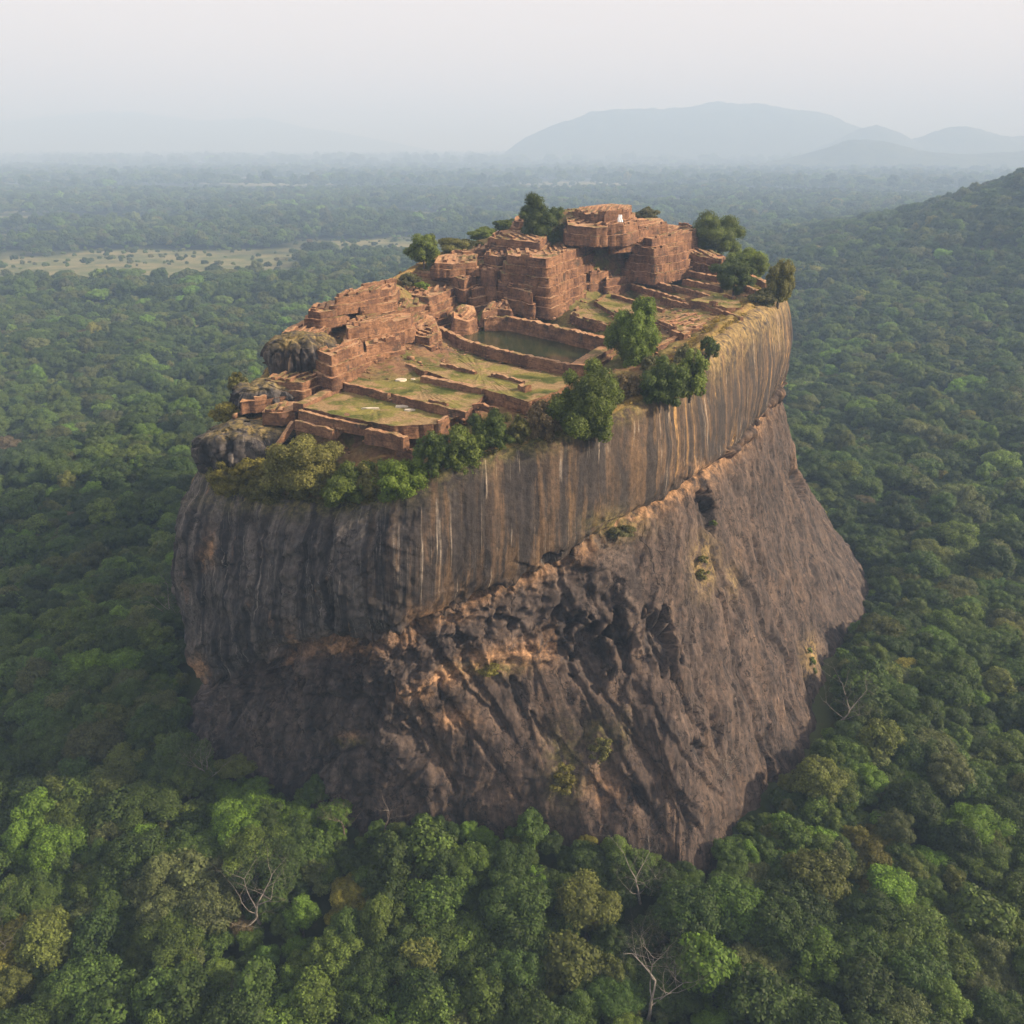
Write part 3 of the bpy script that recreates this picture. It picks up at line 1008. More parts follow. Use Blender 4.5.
def ruin(label, poly, h, tiers=1, step=0.9, top='earth', cat="ruin", par=0.1, rows=True, name="ruined_terrace", rough=0.2, batter=0.06):
    NRUIN[0] += 1
    rr = random.Random(NRUIN[0] * 13)
    if h > 4.5 and batter < 0.2 and top == 'earth':
        nt = max(2, int(round(h / 3.6)))
        step = max(1.5, step * tiers / nt)
        tiers = nt
    P = np.array([vpt(v) for v in poly])
    area = 0.5 * np.sum(P[:, 0] * np.roll(P[:, 1], -1) - np.roll(P[:, 0], -1) * P[:, 1])
    if area < 0:
        P = P[::-1]
    base = P.mean(axis=0)
    base[2] = P[:, 2].min() - h
    t = empty(name, base, label, cat, "brick ruins on the summit")
    t["kind"] = "thing"
    P = P - base
    Q = resample(P, True, 0.7)
    n = out_normals(Q, True)
    wp = Q + base
    e0 = wob(wp, rough, 4.5) + rough * 0.5 * np.round(1.5 * perlin(wp[:, 0] / 3, wp[:, 1] / 3, 8.0))
    zt = wob(wp + 31, rough * 0.8, 4.0) + rough * 0.7 * np.round(1.6 * perlin(wp[:, 0] / 3.5, wp[:, 1] / 3.5, 1.0))
    edge = np.column_stack([Q[:, :2] + n * e0[:, None], Q[:, 2] + zt])
    cen_ = edge.mean(axis=0)
    rings = []
    for k in range(9):
        f = (k / 8) ** 0.8
        g = edge + (cen_ - edge) * f * 0.999
        g[:, 2] = edge[:, 2] * (1 - f) + (cen_[2]) * f
        if k:
            g[:, 2] += wob(g + base, 0.35, 3.0) - 0.25
        rings.append(g)
    v, f_ = strips([(np.stack(rings), True)])
    mesh_np({'earth': "platform", 'lawn': "lawn"}[top], v, f_, M_LAWN if top == 'lawn' else M_RUIN, t, smooth=True)
    cur, curo, parts = edge.copy(), e0.copy(), []
    hh = h / tiers
    for k in range(tiers):
        nl = max(3, int(hh / 0.6) + 1)
        bot = cur.copy()
        bot[:, 2] = cur[:, 2] - hh if k < tiers - 1 else np.minimum(cur[:, 2] - hh, -1.0)
        bot[:, :2] += n * hh * batter
        g = np.stack([cur + (bot - cur) * i / (nl - 1) for i in range(nl)])
        w3 = g + base
        d = 0.13 * fbm(w3[..., 0] / 1.8, w3[..., 1] / 1.8, w3[..., 2] / 1.1, 3) + 0.22 * perlin(w3[..., 0] / 6, w3[..., 1] / 6, w3[..., 2] / 7)
        d = d - 0.7 * (np.abs(perlin(w3[..., 0] / 5.5, w3[..., 1] / 5.5, 4.0 + k)) < 0.035)       # washed out gullies
        d[0] = 0
        g[..., :2] += d[..., None] * n[None]
        parts.append((g, True))
        if k < tiers - 1:
            inn = g[-1].copy()
            o2 = inn.copy()
            led = step * (0.8 + 0.5 * perlin(w3[-1][:, 0] / 9, w3[-1][:, 1] / 9, k * 3.0))
            o2[:, :2] += n * led[:, None]
            o2[:, 2] += wob(o2 + base, 0.3, 3.0)
            parts.append((np.stack([inn, o2]), True))
            cur = o2
    v, f_ = strips(parts)
    mesh_np("retaining_wall", v, f_[:, ::-1], M_RUIN, t)
    lastg = parts[-1][0][-1]
    for i in range(0, len(lastg), 5):
        WALL_FOOT.append(lastg[i] + base)
    # stubs of walls standing on the platform
    k = 0
    while k < len(Q) and par > 0:
        ln = rr.randint(5, 14)
        if rr.random() < par and k + ln < len(Q):
            sg = edge[k:k + ln] * 1.0
            sg[:, :2] -= n[k:k + ln] * rr.uniform(0.6, 1.2)
            hgt = rr.uniform(0.5, 1.3)
            sg[:, 2] = edge[k:k + ln, 2] + hgt
            low_wall_mesh(sg, rr.uniform(0.7, 1.1), hgt + 0.5, "parapet", t, 0.22)
        k += ln
    # rows of stumps of inner walls, parallel to the longest side
    if rows and top == 'earth':
        dv = np.roll(P, -1, 0) - P
        j = int(np.argmax(np.hypot(dv[:, 0], dv[:, 1])))
        e = dv[j, :2] / np.hypot(*dv[j, :2])
        m2 = np.array((-e[1], e[0]))
        s0, s1 = (P[:, :2] @ m2).min(), (P[:, :2] @ m2).max()
        s = s0 + rr.uniform(1.5, 3)
        while s < s1 - 1.2:
            ts = []
            for a, b_ in zip(P, np.roll(P, -1, 0)):
                da, db = a[:2] @ m2 - s, b_[:2] @ m2 - s
                if da * db < 0:
                    w_ = da / (da - db)
                    ts.append((float((a[:2] * (1 - w_) + b_[:2] * w_) @ e), float(a[2] * (1 - w_) + b_[2] * w_)))
            if len(ts) >= 2:
                ts.sort()
                (t0, z0), (t1, z1) = ts[0], ts[-1]
                if t1 - t0 > 4:
                    a0 = t0 + (t1 - t0) * rr.uniform(0.06, 0.3)
                    a1 = t1 - (t1 - t0) * rr.uniform(0.06, 0.3)
                    hgt = rr.uniform(0.15, 0.75)
                    zz_ = lambda a: z0 + (z1 - z0) * (a - t0) / (t1 - t0) + hgt
                    seg_ = np.array([np.append(e * a + m2 * (s + rr.uniform(-.3, .3)), zz_(a)) for a in np.linspace(a0, a1, 4)])
                    low_wall_mesh(seg_, rr.uniform(0.8, 1.6), hgt + 0.8, "wall_stub", t, 0.28)
            s += rr.uniform(2.4, 4.2)
    return t


def low_wall(label, path, width, h, mat=None, rough=0.2, cat="wall", name="low_wall"):
    P = np.array([vpt(v) for v in path])
    base = P.mean(axis=0)
    base[2] -= h
    o = low_wall_mesh(P - base, width, h + 0.6, name, None, rough, mat, cat=cat, label=label, kind="thing", group="low walls on the summit", loc=tuple(base))
    for p in P:
        WALL_FOOT.append(p - np.array((0, 0, h)))
    return o


# --- lawns and the terraces of the lower garden
ruin("lowest wide lawn terrace at the front left edge of the garden", [(302, 407, 147), (320, 397, 147), (343, 384.5, 147), (388, 395, 147), (430, 406, 147), (462, 414, 147), (440, 424, 147), (392, 426, 147), (345, 417, 147)],
     3, top='lawn', cat="lawn", name="garden_terrace", rough=0.2)
ruin("second lawn terrace with pale bare patches above the long dark wall", [(345, 383, 148.9), (374, 371, 148.9), (398, 361.5, 148.9), (424, 371, 148.9), (452, 381, 148.9), (487, 391, 148.9), (478, 402, 148.9), (467, 411, 148.9), (430, 403, 148.9), (390, 393, 148.9)],
     3.2, top='lawn', cat="lawn", name="garden_terrace", rough=0.2)
ruin("narrow green lawn terrace along the foot of the pond wall", [(402, 361, 150.4), (418, 351, 150.4), (434, 348, 150.4), (480, 360, 150.4), (530, 371, 150.4), (574, 379, 150.4), (556, 392, 150.4), (528, 401, 150.4), (490, 391, 150.4), (450, 379, 150.4), (424, 370, 150.4)],
     3.4, top='lawn', cat="lawn", name="garden_terrace", rough=0.2)
ruin("small bright lawn terrace right of the big podium corner", [(570, 314, 157.2), (584, 302, 157.2), (600, 309, 157.2), (616, 318, 157.2), (610, 327, 157.2), (588, 321, 157.2)], 2.4, top='lawn', cat="lawn", name="garden_terrace", rough=0.2)
ruin("yellowish lawn terrace behind the bright green round tree", [(594, 301, 158.8), (610, 292, 158.8), (636, 300, 158.8), (672, 312, 158.8), (664, 322, 158.8), (640, 322, 158.8), (617, 315, 158.8)], 2.4, top='lawn', cat="lawn", name="garden_terrace", rough=0.2)
ruin("wedge shaped lawn behind the slanting dark wall near the right rim", [(690, 300, 162.4), (716, 294, 162.4), (738, 299, 162.4), (742, 307, 162.4), (726, 308, 162.4), (708, 303, 162.4)], 3.6, top='lawn', cat="lawn", name="garden_terrace", rough=0.25)

low_wall("long dark low wall across the lower garden between the first and second lawns, left half", [(342, 382, 149.4), (365, 387, 149.4), (389, 393, 149.4)], 1.2, 2.0)
low_wall("long dark low wall between the first and second lawns, right half", [(394, 394, 149.4), (430, 403, 149.4), (467, 411.5, 149.4)], 1.2, 2.0)
low_wall("low wall with a pale flat top between the second and third lawns", [(423, 375.5, 150.6), (452, 381.5, 150.6), (484, 388, 150.6)], 2.4, 1.6)
low_wall("dark low wall from the left ruins to the pale topped wall", [(386, 358, 151.2), (404, 362, 151.0), (426, 371, 150.8)], 1.3, 2.4)
low_wall("broken low wall in the grass below the pond wall, left piece", [(441, 363, 151.2), (458, 367, 151.2), (476, 371, 151.2)], 1.1, 1.2, rough=0.45)
low_wall("broken low wall in the grass below the pond wall, right piece", [(492, 373, 151.2), (508, 377, 151.2), (524, 381, 151.2)], 1.1, 1.3, rough=0.45)
low_wall("short stub of dark wall at the right end of the third lawn", [(521, 384, 151.8), (528, 386.5, 151.8)], 2.2, 1.8, rough=0.5)
low_wall("short low wall beside the bushes at the lower right of the second lawn", [(472, 404, 149.4), (484, 404, 149.4), (498, 409, 149.4)], 1.1, 1.3, rough=0.45)
low_wall("crooked dark retaining wall with mossy top below the lowest lawn", [(300, 409, 147.0), (318, 415, 146.6), (340, 420, 146.2), (368, 425, 146.0)], 1.4, 2.6, rough=0.26)
low_wall("second crooked wall running below the mossy retaining wall", [(296, 420, 144.6), (316, 425, 144.2), (334, 430, 143.8)], 1.2, 2.2, rough=0.26)
low_wall("thick dark brick wall above the round green tree of the front shelf", [(366, 429, 145.6), (385, 431, 145.6), (406, 437, 145.4)], 2.0, 3.6, rough=0.26)
low_wall("reddish wall end beside the thick dark brick wall of the front shelf", [(398, 444, 142.2), (408, 447, 142.0), (416, 452, 141.6)], 1.8, 2.6, rough=0.5)
low_wall("straight ramp of steps coming down to the front shelf", [(347, 413, 147.6), (342, 424, 145.0), (336, 431, 143.0)], 1.5, 1.6, rough=0.15, cat="steps", name="stone_steps")
low_wall("long narrow path kerb leading down over the dark boulder to the left shelf", [(292, 421, 144.0), (282, 436, 140.5), (273, 447, 137.5)], 1.3, 1.2, rough=0.15, cat="path", name="stone_steps")
low_wall("lit path ledge along the left edge of the lowest lawn", [(298, 404, 148.0), (316, 396, 148.0), (336, 387, 148.2)], 3.4, 1.8)
low_wall("lit path ledge along the left edge of the second lawn", [(334, 382, 149.8), (354, 373, 149.8), (376, 363.5, 149.8)], 3.0, 1.8)

# --- pond
pw = np.array([at_z(x, y, 151.2) for x, y in ((462, 338), (470, 330), (488, 324), (508, 322), (560, 332), (612, 343), (612, 348), (578, 366), (545, 360), (500, 349))])
mesh_np("pond_water", pw, [list(range(len(pw)))], None, kind="structure", label="still dark green pond between brick walls on the summit", cat="water")
wm = NT("pond_water")
wc = wm.noise(wm.pos(), 0.12, 4, 0.6)
wm.bump(wm.noise(wm.pos(), 1.5, 3, 0.6), 0.05, 0.1)
bpy.data.objects["pond_water"].data.materials.append(wm.done(wm.mix(wm.ramp(wc, 0.35, 0.65), (0.018, 0.028, 0.012), (0.034, 0.044, 0.018)), 0.12, 0.4))
low_wall("long red topped retaining wall along the front of the pond", [(440, 327, 154.0), (463, 338.5, 153.2), (491, 347, 152.7), (520, 353.5, 152.5), (548, 359.5, 152.4), (577, 366, 152.4)], 2.0, 3.4, rough=0.4, name="pond_wall")
low_wall("broad flat brick dam closing the right end of the pond", [(577, 364.5, 153.4), (592, 355, 153.6), (611, 344, 153.8)], 5.0, 4.6, rough=0.2, name="pond_wall")
low_wall("rough step of brickwork below the right side of the pond dam", [(590, 366, 151.6), (604, 358, 151.8), (618, 350, 152.2)], 3.4, 3.0, rough=0.5, name="pond_wall")
low_wall("dark rock cut wall at the back of the pond below the podium", [(484, 318, 156.2), (508, 316.5, 156.6), (532, 321, 156.6), (565, 328, 156.6), (612, 339, 156.6)], 2.6, 6.0, rough=0.6, name="pond_wall")
low_wall("thin pale kerb at the water line along the back of the pond", [(506, 329, 151.9), (532, 333, 151.9), (566, 339, 151.9), (606, 347.5, 151.9)], 1.0, 1.6, rough=0.2, name="pond_wall")

# --- great podium and the wings behind it
ruin("great stepped brick podium behind the pond, highest walls of the ruins", [(546, 259, 178), (566, 252, 178), (587, 246, 178), (609, 240.5, 178), (606, 236, 178), (570, 237, 178), (530, 240, 178), (506, 246, 178), (508, 255, 178), (528, 257, 178)],
     22, tiers=6, step=1.15, par=0.25)
ruin("recessed brick wall in shade between the great podium and the right wing", [(586, 247, 177), (606, 248, 176), (622, 250, 175), (636, 248, 175), (640, 240, 176.5), (612, 240, 178), (590, 241, 178)], 15, tiers=3, step=1.6, par=0.3)
ruin("brick apron at the foot of the recessed wall with a lit right side", [(590, 274, 167), (604, 272, 167), (618, 268, 167), (622, 262, 167), (604, 262, 167.5), (588, 267, 167)], 9, tiers=2, step=1.6, par=0.2)
ruin("low brick pier at the left foot of the great podium beside the pond", [(507, 287, 166), (520, 290, 165.5), (532, 293, 165.5), (530, 284, 166), (512, 281, 166)], 9, tiers=2, step=1.3)
ruin("sloping stone landing between the pond and the stepped flank", [(482, 312, 158.5), (498, 309, 159), (512, 311, 158.5), (508, 303, 160.5), (490, 302, 161)], 5, tiers=1, batter=0.3)
ruin("brick terrace behind the dense tree at the foot of the topmost platform", [(543, 238, 448), (562, 234, 440), (582, 231, 436), (582, 223, 452), (560, 221, 466), (543, 227, 462)], 8, tiers=2, step=1.5, par=0.3)
ruin("low brick terrace on the slope between the left flank and the square block, lower one", [(405, 322, 158), (420, 330, 156.5), (437, 326, 156.5), (433, 316, 158.5), (416, 311, 160)], 4.6, tiers=2, step=1.0, par=0.2)
ruin("low brick terrace on the slope between the left flank and the square block, upper one", [(398, 309, 162.8), (414, 307, 162.4), (428, 304, 162), (420, 297, 163.8), (402, 298, 164.2)], 4.6, tiers=2, step=1.0, par=0.2)
ruin("thin brick terrace on the left ridge just right of the lone round tree", [(434, 263, 398), (452, 264, 398), (476, 262, 402), (478, 254, 425), (455, 252, 432), (438, 256, 415)], 4.6, tiers=2, step=0.9, par=0.3)
ruin("thin brick terrace on the left ridge, middle of three rising to the skyline", [(462, 252, 425), (484, 251, 428), (500, 250, 425), (500, 243, 445), (478, 243, 450), (464, 247, 440)], 4.6, tiers=2, step=0.9, par=0.3)
ruin("thin brick terrace on the left ridge, highest one next to the skyline remnant", [(486, 246, 440), (505, 244, 442), (520, 245, 436), (520, 238, 455), (500, 237, 460), (488, 240, 452)], 4.6, tiers=2, step=0.9, par=0.3)
ruin("square turret of brick in the angle between the podium and the right wing", [(609, 258, 170), (622, 256, 170), (634, 253, 170), (633, 249, 170), (612, 250, 170)], 12, tiers=2, step=1.5)
ruin("lower brick bastion at the right foot of the great podium", [(606, 279, 164.5), (620, 277, 164.5), (635, 274, 164.5), (634, 268, 164.5), (610, 270, 164.5)], 7, tiers=1)
ruin("right wing of the palace with a lit brick front divided by dark slots", [(632, 246, 177.5), (654, 249, 177), (678, 246.5, 176.5), (697, 240, 176.5), (694, 233, 177.5), (664, 234, 178), (640, 237, 178)], 14, tiers=3, step=1.5, par=0.3)
ruin("upper brick step on the back of the right wing, ending in a broken corner", [(652, 239, 181), (672, 236, 181), (697, 230, 181.5), (690, 226, 182), (668, 224, 182), (648, 228, 182), (630, 234, 181)], 7, tiers=2, step=1.4, par=0.3)
ruin("mossy stone base under the front of the right wing", [(644, 268, 166.5), (658, 270, 166.5), (676, 266, 166.5), (674, 260, 166.5), (648, 262, 166.5)], 5, tiers=1)
ruin("topmost brick platform at the highest point of the summit", [(586, 214, 440), (604, 214, 432), (628, 211, 440), (632, 205, 470), (610, 203.5, 478), (588, 206, 470), (572, 211, 455)], 7, tiers=3, step=1.2, par=0.45)
ruin("brick step below the topmost platform, right of the dense summit tree", [(568, 225, 428), (596, 228, 420), (624, 226, 424), (640, 221, 445), (632, 213, 465), (590, 214, 465), (566, 217, 450)], 7, tiers=2, step=1.6, par=0.3)
ruin("long brick shelf sloping right from the topmost platform", [(612, 233, 430), (640, 229, 442), (668, 224, 462), (660, 218, 482), (636, 218, 470), (612, 224, 450)], 8, tiers=2, step=1.4, par=0.3)
ruin("brick remnant on the skyline left of the dense summit tree", [(514, 221, 452), (530, 222, 446), (538, 217, 460), (524, 214.5, 470), (516, 216, 466)], 5, tiers=2, step=0.8, par=0.3)
ruin("low brick terrace below the skyline remnant", [(488, 238, 430), (515, 240, 420), (540, 243, 415), (548, 235, 432), (530, 228, 450), (502, 230, 446)], 6, tiers=2, step=1.2, par=0.3)
ruin("dark brick block with a tiered front at the left end of the great podium", [(484, 254, 176.5), (498, 257, 176), (508, 256, 176), (507, 249, 176.5), (492, 248, 177)], 12, tiers=2, step=1.4)
ruin("grey rock faced block between the podium and the earth terrace", [(478, 268, 171.5), (494, 272, 171), (500, 267, 171), (496, 261, 171.5), (482, 262, 171.5)], 12, tiers=1, batter=0.25)
ruin("orange earth terrace with a dark curved front above the left ruins", [(406, 270.5, 170), (428, 273.5, 169.4), (449, 275, 169), (464, 280, 168.6), (476, 274, 169), (490, 266, 170), (474, 259, 171.5), (449, 257, 172.5), (424, 263, 172)], 8, tiers=1, par=0.15)
ruin("stepped brick flank lit by the sun going down to the pond from the earth terrace", [(472, 290, 164.5), (490, 285, 164.5), (503, 281, 164.5), (500, 274, 164.5), (478, 279, 164.5), (466, 284, 164.5)], 10, tiers=3, step=2.0)
ruin("square brick block with a flat grassy top and dark front, left of the pond", [(397, 293, 164.6), (413, 295.5, 164.6), (428.5, 297.5, 164.6), (440, 294, 164.6), (454, 288, 164.6), (440, 283, 164.6), (424, 280, 164.6), (404, 283, 164.6)], 9.5, tiers=1, par=0.12)
ruin("small slab of brick at the right foot of the square block", [(428, 321, 156), (441, 319.5, 156), (457, 315, 156), (452, 311, 156), (436, 313, 156)], 5, tiers=1)
ruin("sloping brick spur descending to the left end of the pond", [(454, 318, 157.5), (468, 322, 156.0), (478, 318, 156.0), (474, 306, 160), (462, 304, 161), (454, 309, 159.5)], 7, tiers=1, batter=0.35)
ruin("low dark brick cell with a lit top left of the pond wall", [(399, 332.5, 156), (414, 335.5, 156), (429, 338, 156), (438, 333, 156), (424, 328, 156), (408, 327.5, 156)], 5.5, tiers=2, step=1.0)

# --- left flank
ruin("lit brick wall with a rounded top in the middle of the left flank", [(347, 328.5, 162.4), (366, 326, 162.4), (392, 322, 162.4), (410, 318.5, 162.4), (412, 313, 162.4), (388, 314, 162.4), (362, 318, 162.4), (346, 323, 162.4)], 7.5, tiers=2, step=1.3, par=0.15)
ruin("tall brick wall split by dark vertical slots in front of the left flank", [(331, 356, 158.4), (346, 350, 158.4), (363, 343.5, 158.4), (360, 339, 158.4), (345, 343, 158.4), (327, 346.5, 158.4), (317, 350, 158.4)], 9.5, tiers=2, step=0.9)
ruin("brick wall continuing the tall slotted wall to the low cell", [(366, 346, 157.5), (384, 342, 157.5), (400, 339, 157.5), (398, 333, 157.5), (380, 335, 157.5), (364, 340, 157.5)], 7.5, tiers=2, step=1.2)
ruin("lowest left terrace with a pale grass top near the dark boulder", [(266, 380, 151), (284, 382, 151), (303, 383, 151), (321, 375.5, 151), (324, 370, 151), (306, 368, 151), (286, 368.5, 151), (272, 374, 151)], 5, tiers=2, step=0.7)
ruin("mossy dark brick corner at the top of the left flank", [(308, 311, 166.3), (320, 312, 166.3), (331, 311, 166.3), (346, 306, 166.3), (361, 302, 166.3), (352, 298, 166.6), (332, 300, 166.6), (313, 304, 166.3)], 5, tiers=2, step=0.9, par=0.2)
ruin("flat orange rock terrace above the rounded grey boulder", [(280, 335, 160.5), (298, 335, 160.5), (316, 336.5, 160.5), (332, 326, 161), (322, 320, 161.3), (302, 321, 161), (288, 327, 160.5)], 4, tiers=1)
ruin("brick row under the square block on the left flank", [(360, 307, 166), (378, 304.5, 166), (397, 302, 166), (396, 296, 166), (378, 296, 166.2), (360, 300, 166)], 6, tiers=2, step=1.0, par=0.2)
ruin("upper rows of broken brick along the left rim", [(334, 298, 170), (352, 296, 170), (372, 292, 170), (392, 288, 170), (396, 281, 171), (376, 284, 171), (352, 290, 170.5)], 5, tiers=2, step=1.0, par=0.5)
ruin("thin orange strip of ruins between the dark boulder and the lowest left terrace", [(240, 402, 147), (262, 400, 147), (288, 396, 147), (282, 391, 147.5), (262, 393, 147.4), (244, 397, 147)], 3, tiers=1)
ruin("cracked brick floor with rubble at the left end of the lowest lawn", [(262, 412, 145.6), (280, 413, 145.6), (297, 410, 145.8), (302, 402, 146.8), (288, 401, 146.6), (268, 405, 146)], 3, tiers=1)

# --- right gardens: rows of low walls
RW = [([(612, 294, 160), (640, 302, 160), (664, 309, 160)], "long low wall at the back of the yellowish lawn terrace"),
      ([(632, 284, 161), (656, 291, 161), (684, 299, 161)], "long low wall, first row behind the yellowish lawn terrace"),
      ([(640, 277, 162.5), (662, 283, 162.3), (676, 287, 162.2)], "short grass topped low wall just right of the lower bastion"),
      ([(672, 285, 162.6), (696, 291, 162.4), (713, 296, 162.2)], "broad topped low wall in the middle of the right gardens"),
      ([(684, 279, 163.6), (704, 283, 163.4), (722, 287, 163.2)], "low wall just left of the dark round tree's foot"),
      ([(690, 271, 165), (706, 274, 164.8), (720, 277, 164.6)], "pale topped low wall below the big dark retaining wall"),
      ([(662, 297, 160.6), (684, 303, 160.4), (704, 308, 160.2)], "low wall ending at the heap of red bricks"),
      ([(672, 330, 158.6), (686, 334, 158.4)], "short black shadowed wall right of the bright green round tree"),
      ([(655, 347, 155.6), (672, 338, 156.8), (688, 331, 157.8)], "stepped brick path edge climbing right from the bright green round tree"),
      ([(708, 305, 161.6), (724, 311, 161.4), (742, 317, 161.2)], "slanting dark wall in front of the wedge shaped lawn near the right rim"),
      ([(745, 285, 164.6), (755, 289, 164.4), (764, 294, 164.2)], "grey stone wall stub near the right rim right of the dark round tree"),
      ([(744, 272, 167), (756, 277, 166.2), (768, 283, 165.2)], "slanting yellow lit kerb below the tree at the far right rim"),
      ([(694, 310, 159.4), (700, 315, 159), (697, 322, 158.4)], "low heap of red brick wall beside the earth floor of the right gardens"),
      ([(600, 322, 158), (617, 327, 158)], "short low wall behind the right end of the pond"),
      ([(617, 310, 159.4), (622, 313, 159.2)], "small lump of red brick between the two bright lawns")]
for i, (p_, lb) in enumerate(RW):
    low_wall(lb, p_, (1.2, 1.6, 2.2)[i % 3], 2.0, rough=0.26)
ruin("big dark retaining wall with ledges left of the trees on the right rim", [(688, 254, 171.5), (706, 257, 171), (721, 262, 170), (728, 258, 170.5), (712, 250, 172), (694, 248, 172.5)], 6.5, tiers=3, step=0.6)
ruin("flat earth floor of a ruined hall near the right cliff edge", [(655, 322, 158.4), (682, 313, 159.2), (704, 312, 159.4), (716, 318, 159), (702, 328, 158.4), (676, 331, 157.8)], 2.2, tiers=1)

# bare pale slabs lying in the lawns
def slab(label, px, py, z, w, d):
    r = random.Random(px)
    c = at_z(px, py, z)
    n = 12
    ring_ = [(math.cos(2 * math.pi * k / n) * w * r.uniform(.7, 1.1), math.sin(2 * math.pi * k / n) * d * r.uniform(.7, 1.1)) for k in range(n)]
    v = [(x, y, -.4) for x, y in ring_] + [(x * .93, y * .93, 0.10) for x, y in ring_] + [(0, 0, 0.16)]
    f = [[k, (k + 1) % n, n + (k + 1) % n, n + k] for k in range(n)] + [[n + k, n + (k + 1) % n, 2 * n] for k in range(n)]
    mesh_np("stone_slab", v, f, M_SLAB, None, cat="stone slab", label=label, group="pale slabs in the lawns", loc=tuple(c))


M_SLAB = mat_plain("pale_stone", (0.42, 0.36, 0.27), (0.62, 0.55, 0.44), 0.8)
slab("brightest flat pale slab in the middle of the lowest lawn", 402, 406, 147.0, 2.3, 1.2)
slab("smaller pale slab beside the brightest one in the lowest lawn", 409, 409.5, 147.0, 1.9, 1.0)
slab("large pale bare patch of stone in the second lawn", 401, 379.5, 148.9, 2.0, 2.2)
slab("small pale stone right of the large patch in the second lawn", 413, 379, 148.9, 0.8, 0.8)
slab("long thin pale slab left of the brightest slab in the lowest lawn", 371, 408, 147.0, 3.0, .7)

# white sheet hanging on the topmost ruin
ws = at_y(619, 219, 425)
uu_, vv_ = np.meshgrid(np.linspace(-1, 1, 9), np.linspace(0, 1, 12))
shv_ = np.stack([ws[0] + uu_ * (0.7 + .5 * vv_) + .1 * np.sin(vv_ * 9), ws[1] - 3.0 - 2.0 * vv_ + .25 * np.sin(uu_ * 7), ws[2] + 2.0 - 3.0 * vv_], -1)
wso = mesh_np("white_sheet", shv_.reshape(-1, 3), grid_faces(12, 9, False), mat_plain("white_cloth", (0.72, 0.72, 0.72), (0.82, 0.82, 0.82), 2.0), smooth=True, cat="sheet", label="white sheet draped over the broken bricks of the topmost platform")
sm_ = wso.modifiers.new("thick", 'SOLIDIFY')
sm_.thickness = 0.08


# --- rounded outcrops at the left rim
def outcrop(label, c, rx, ry, rz, rot, seed, dark):
    th = np.linspace(0.02, math.pi - 0.02, 110)[:, None]
    ph = np.linspace(0, 2 * math.pi, 240, endpoint=False)[None, :]
    d = np.stack([np.sin(th) * np.cos(ph), np.sin(th) * np.sin(ph), np.cos(th) + 0 * ph], -1)
    d = np.sign(d) * np.abs(d) ** 0.75
    sc = np.array((rx, ry, rz))
    v = d * sc
    n3 = v + seed * 30
    hor = d.copy()
    hor[..., 2] *= 0.4
    a = 1.6 * fbm(n3[..., 0] / 9, n3[..., 1] / 9, n3[..., 2] / 9, 4) + 1.6 * facets(n3[..., 0] / 6, n3[..., 1] / 6, n3[..., 2] / 8, 6) + 0.5 * facets(n3[..., 0] / 2.2, n3[..., 1] / 2.2, n3[..., 2] / 3.5, 7)
    fl_ = -1.3 * (np.abs(perlin(n3[..., 0] / 4.5, n3[..., 1] / 4.5, n3[..., 2] / 40)) < 0.10) * np.sin(th)
    v = v + hor * (a + fl_)[..., None]
    v[..., 2] = np.where(d[..., 2] > 0, v[..., 2] * (1 - 0.18 * np.abs(d[..., 0])), v[..., 2])
    cr, sr = math.cos(rot), math.sin(rot)
    v = np.stack([v[..., 0] * cr - v[..., 1] * sr, v[..., 0] * sr + v[..., 1] * cr, v[..., 2]], -1)
    S_ = np.broadcast_to(ph * (rx + ry) / 2, d.shape[:2]) + seed * 50
    flo = np.stack([S_, -v[..., 2] + seed * 9, 0 * S_], -1).reshape(-1, 3)
    n_ = S_.size
    zo = np.column_stack([np.ones(n_), np.zeros(n_), np.full(n_, dark), np.ones(n_)])
    mo = (sstep(0.55, 0.95, d[..., 2]) * 0.9).ravel()
    mesh_np("boulder", v.reshape(-1, 3), grid_faces(110, 240, True), M_CLIFF, smooth=True, cat="boulder", label=label, loc=tuple(c), kind="thing",
            attrs={"flow": flo, "zone": zo, "moss": mo, "gold": np.full(n_, 0.5)})


outcrop("long dark rounded boulder bulging over the left rim above the front shelf", at_y(250, 448, 266), 17, 11, 8.5, 0.15, 2.0, 0.95)
outcrop("rounded grey brown boulder with pale streaks under the orange rock terrace", at_y(303, 360, 304), 13, 11, 9.5, 0.5, 5.0, 0.45)
outcrop("low dark boulder between the two bigger ones on the left rim", at_y(268, 398, 284), 11, 8, 6.0, 0.3, 8.0, 0.8)


# --- trees and shrubs of the summit
def ground_at(px, py):
    z = 150.0
    for _ in range(30):
        q = at_z(px, py, z)
        z2 = float(summit_h(q[0], q[1])[0])
        z = z + 0.5 * (z2 - z)
    return at_z(px, py, z)


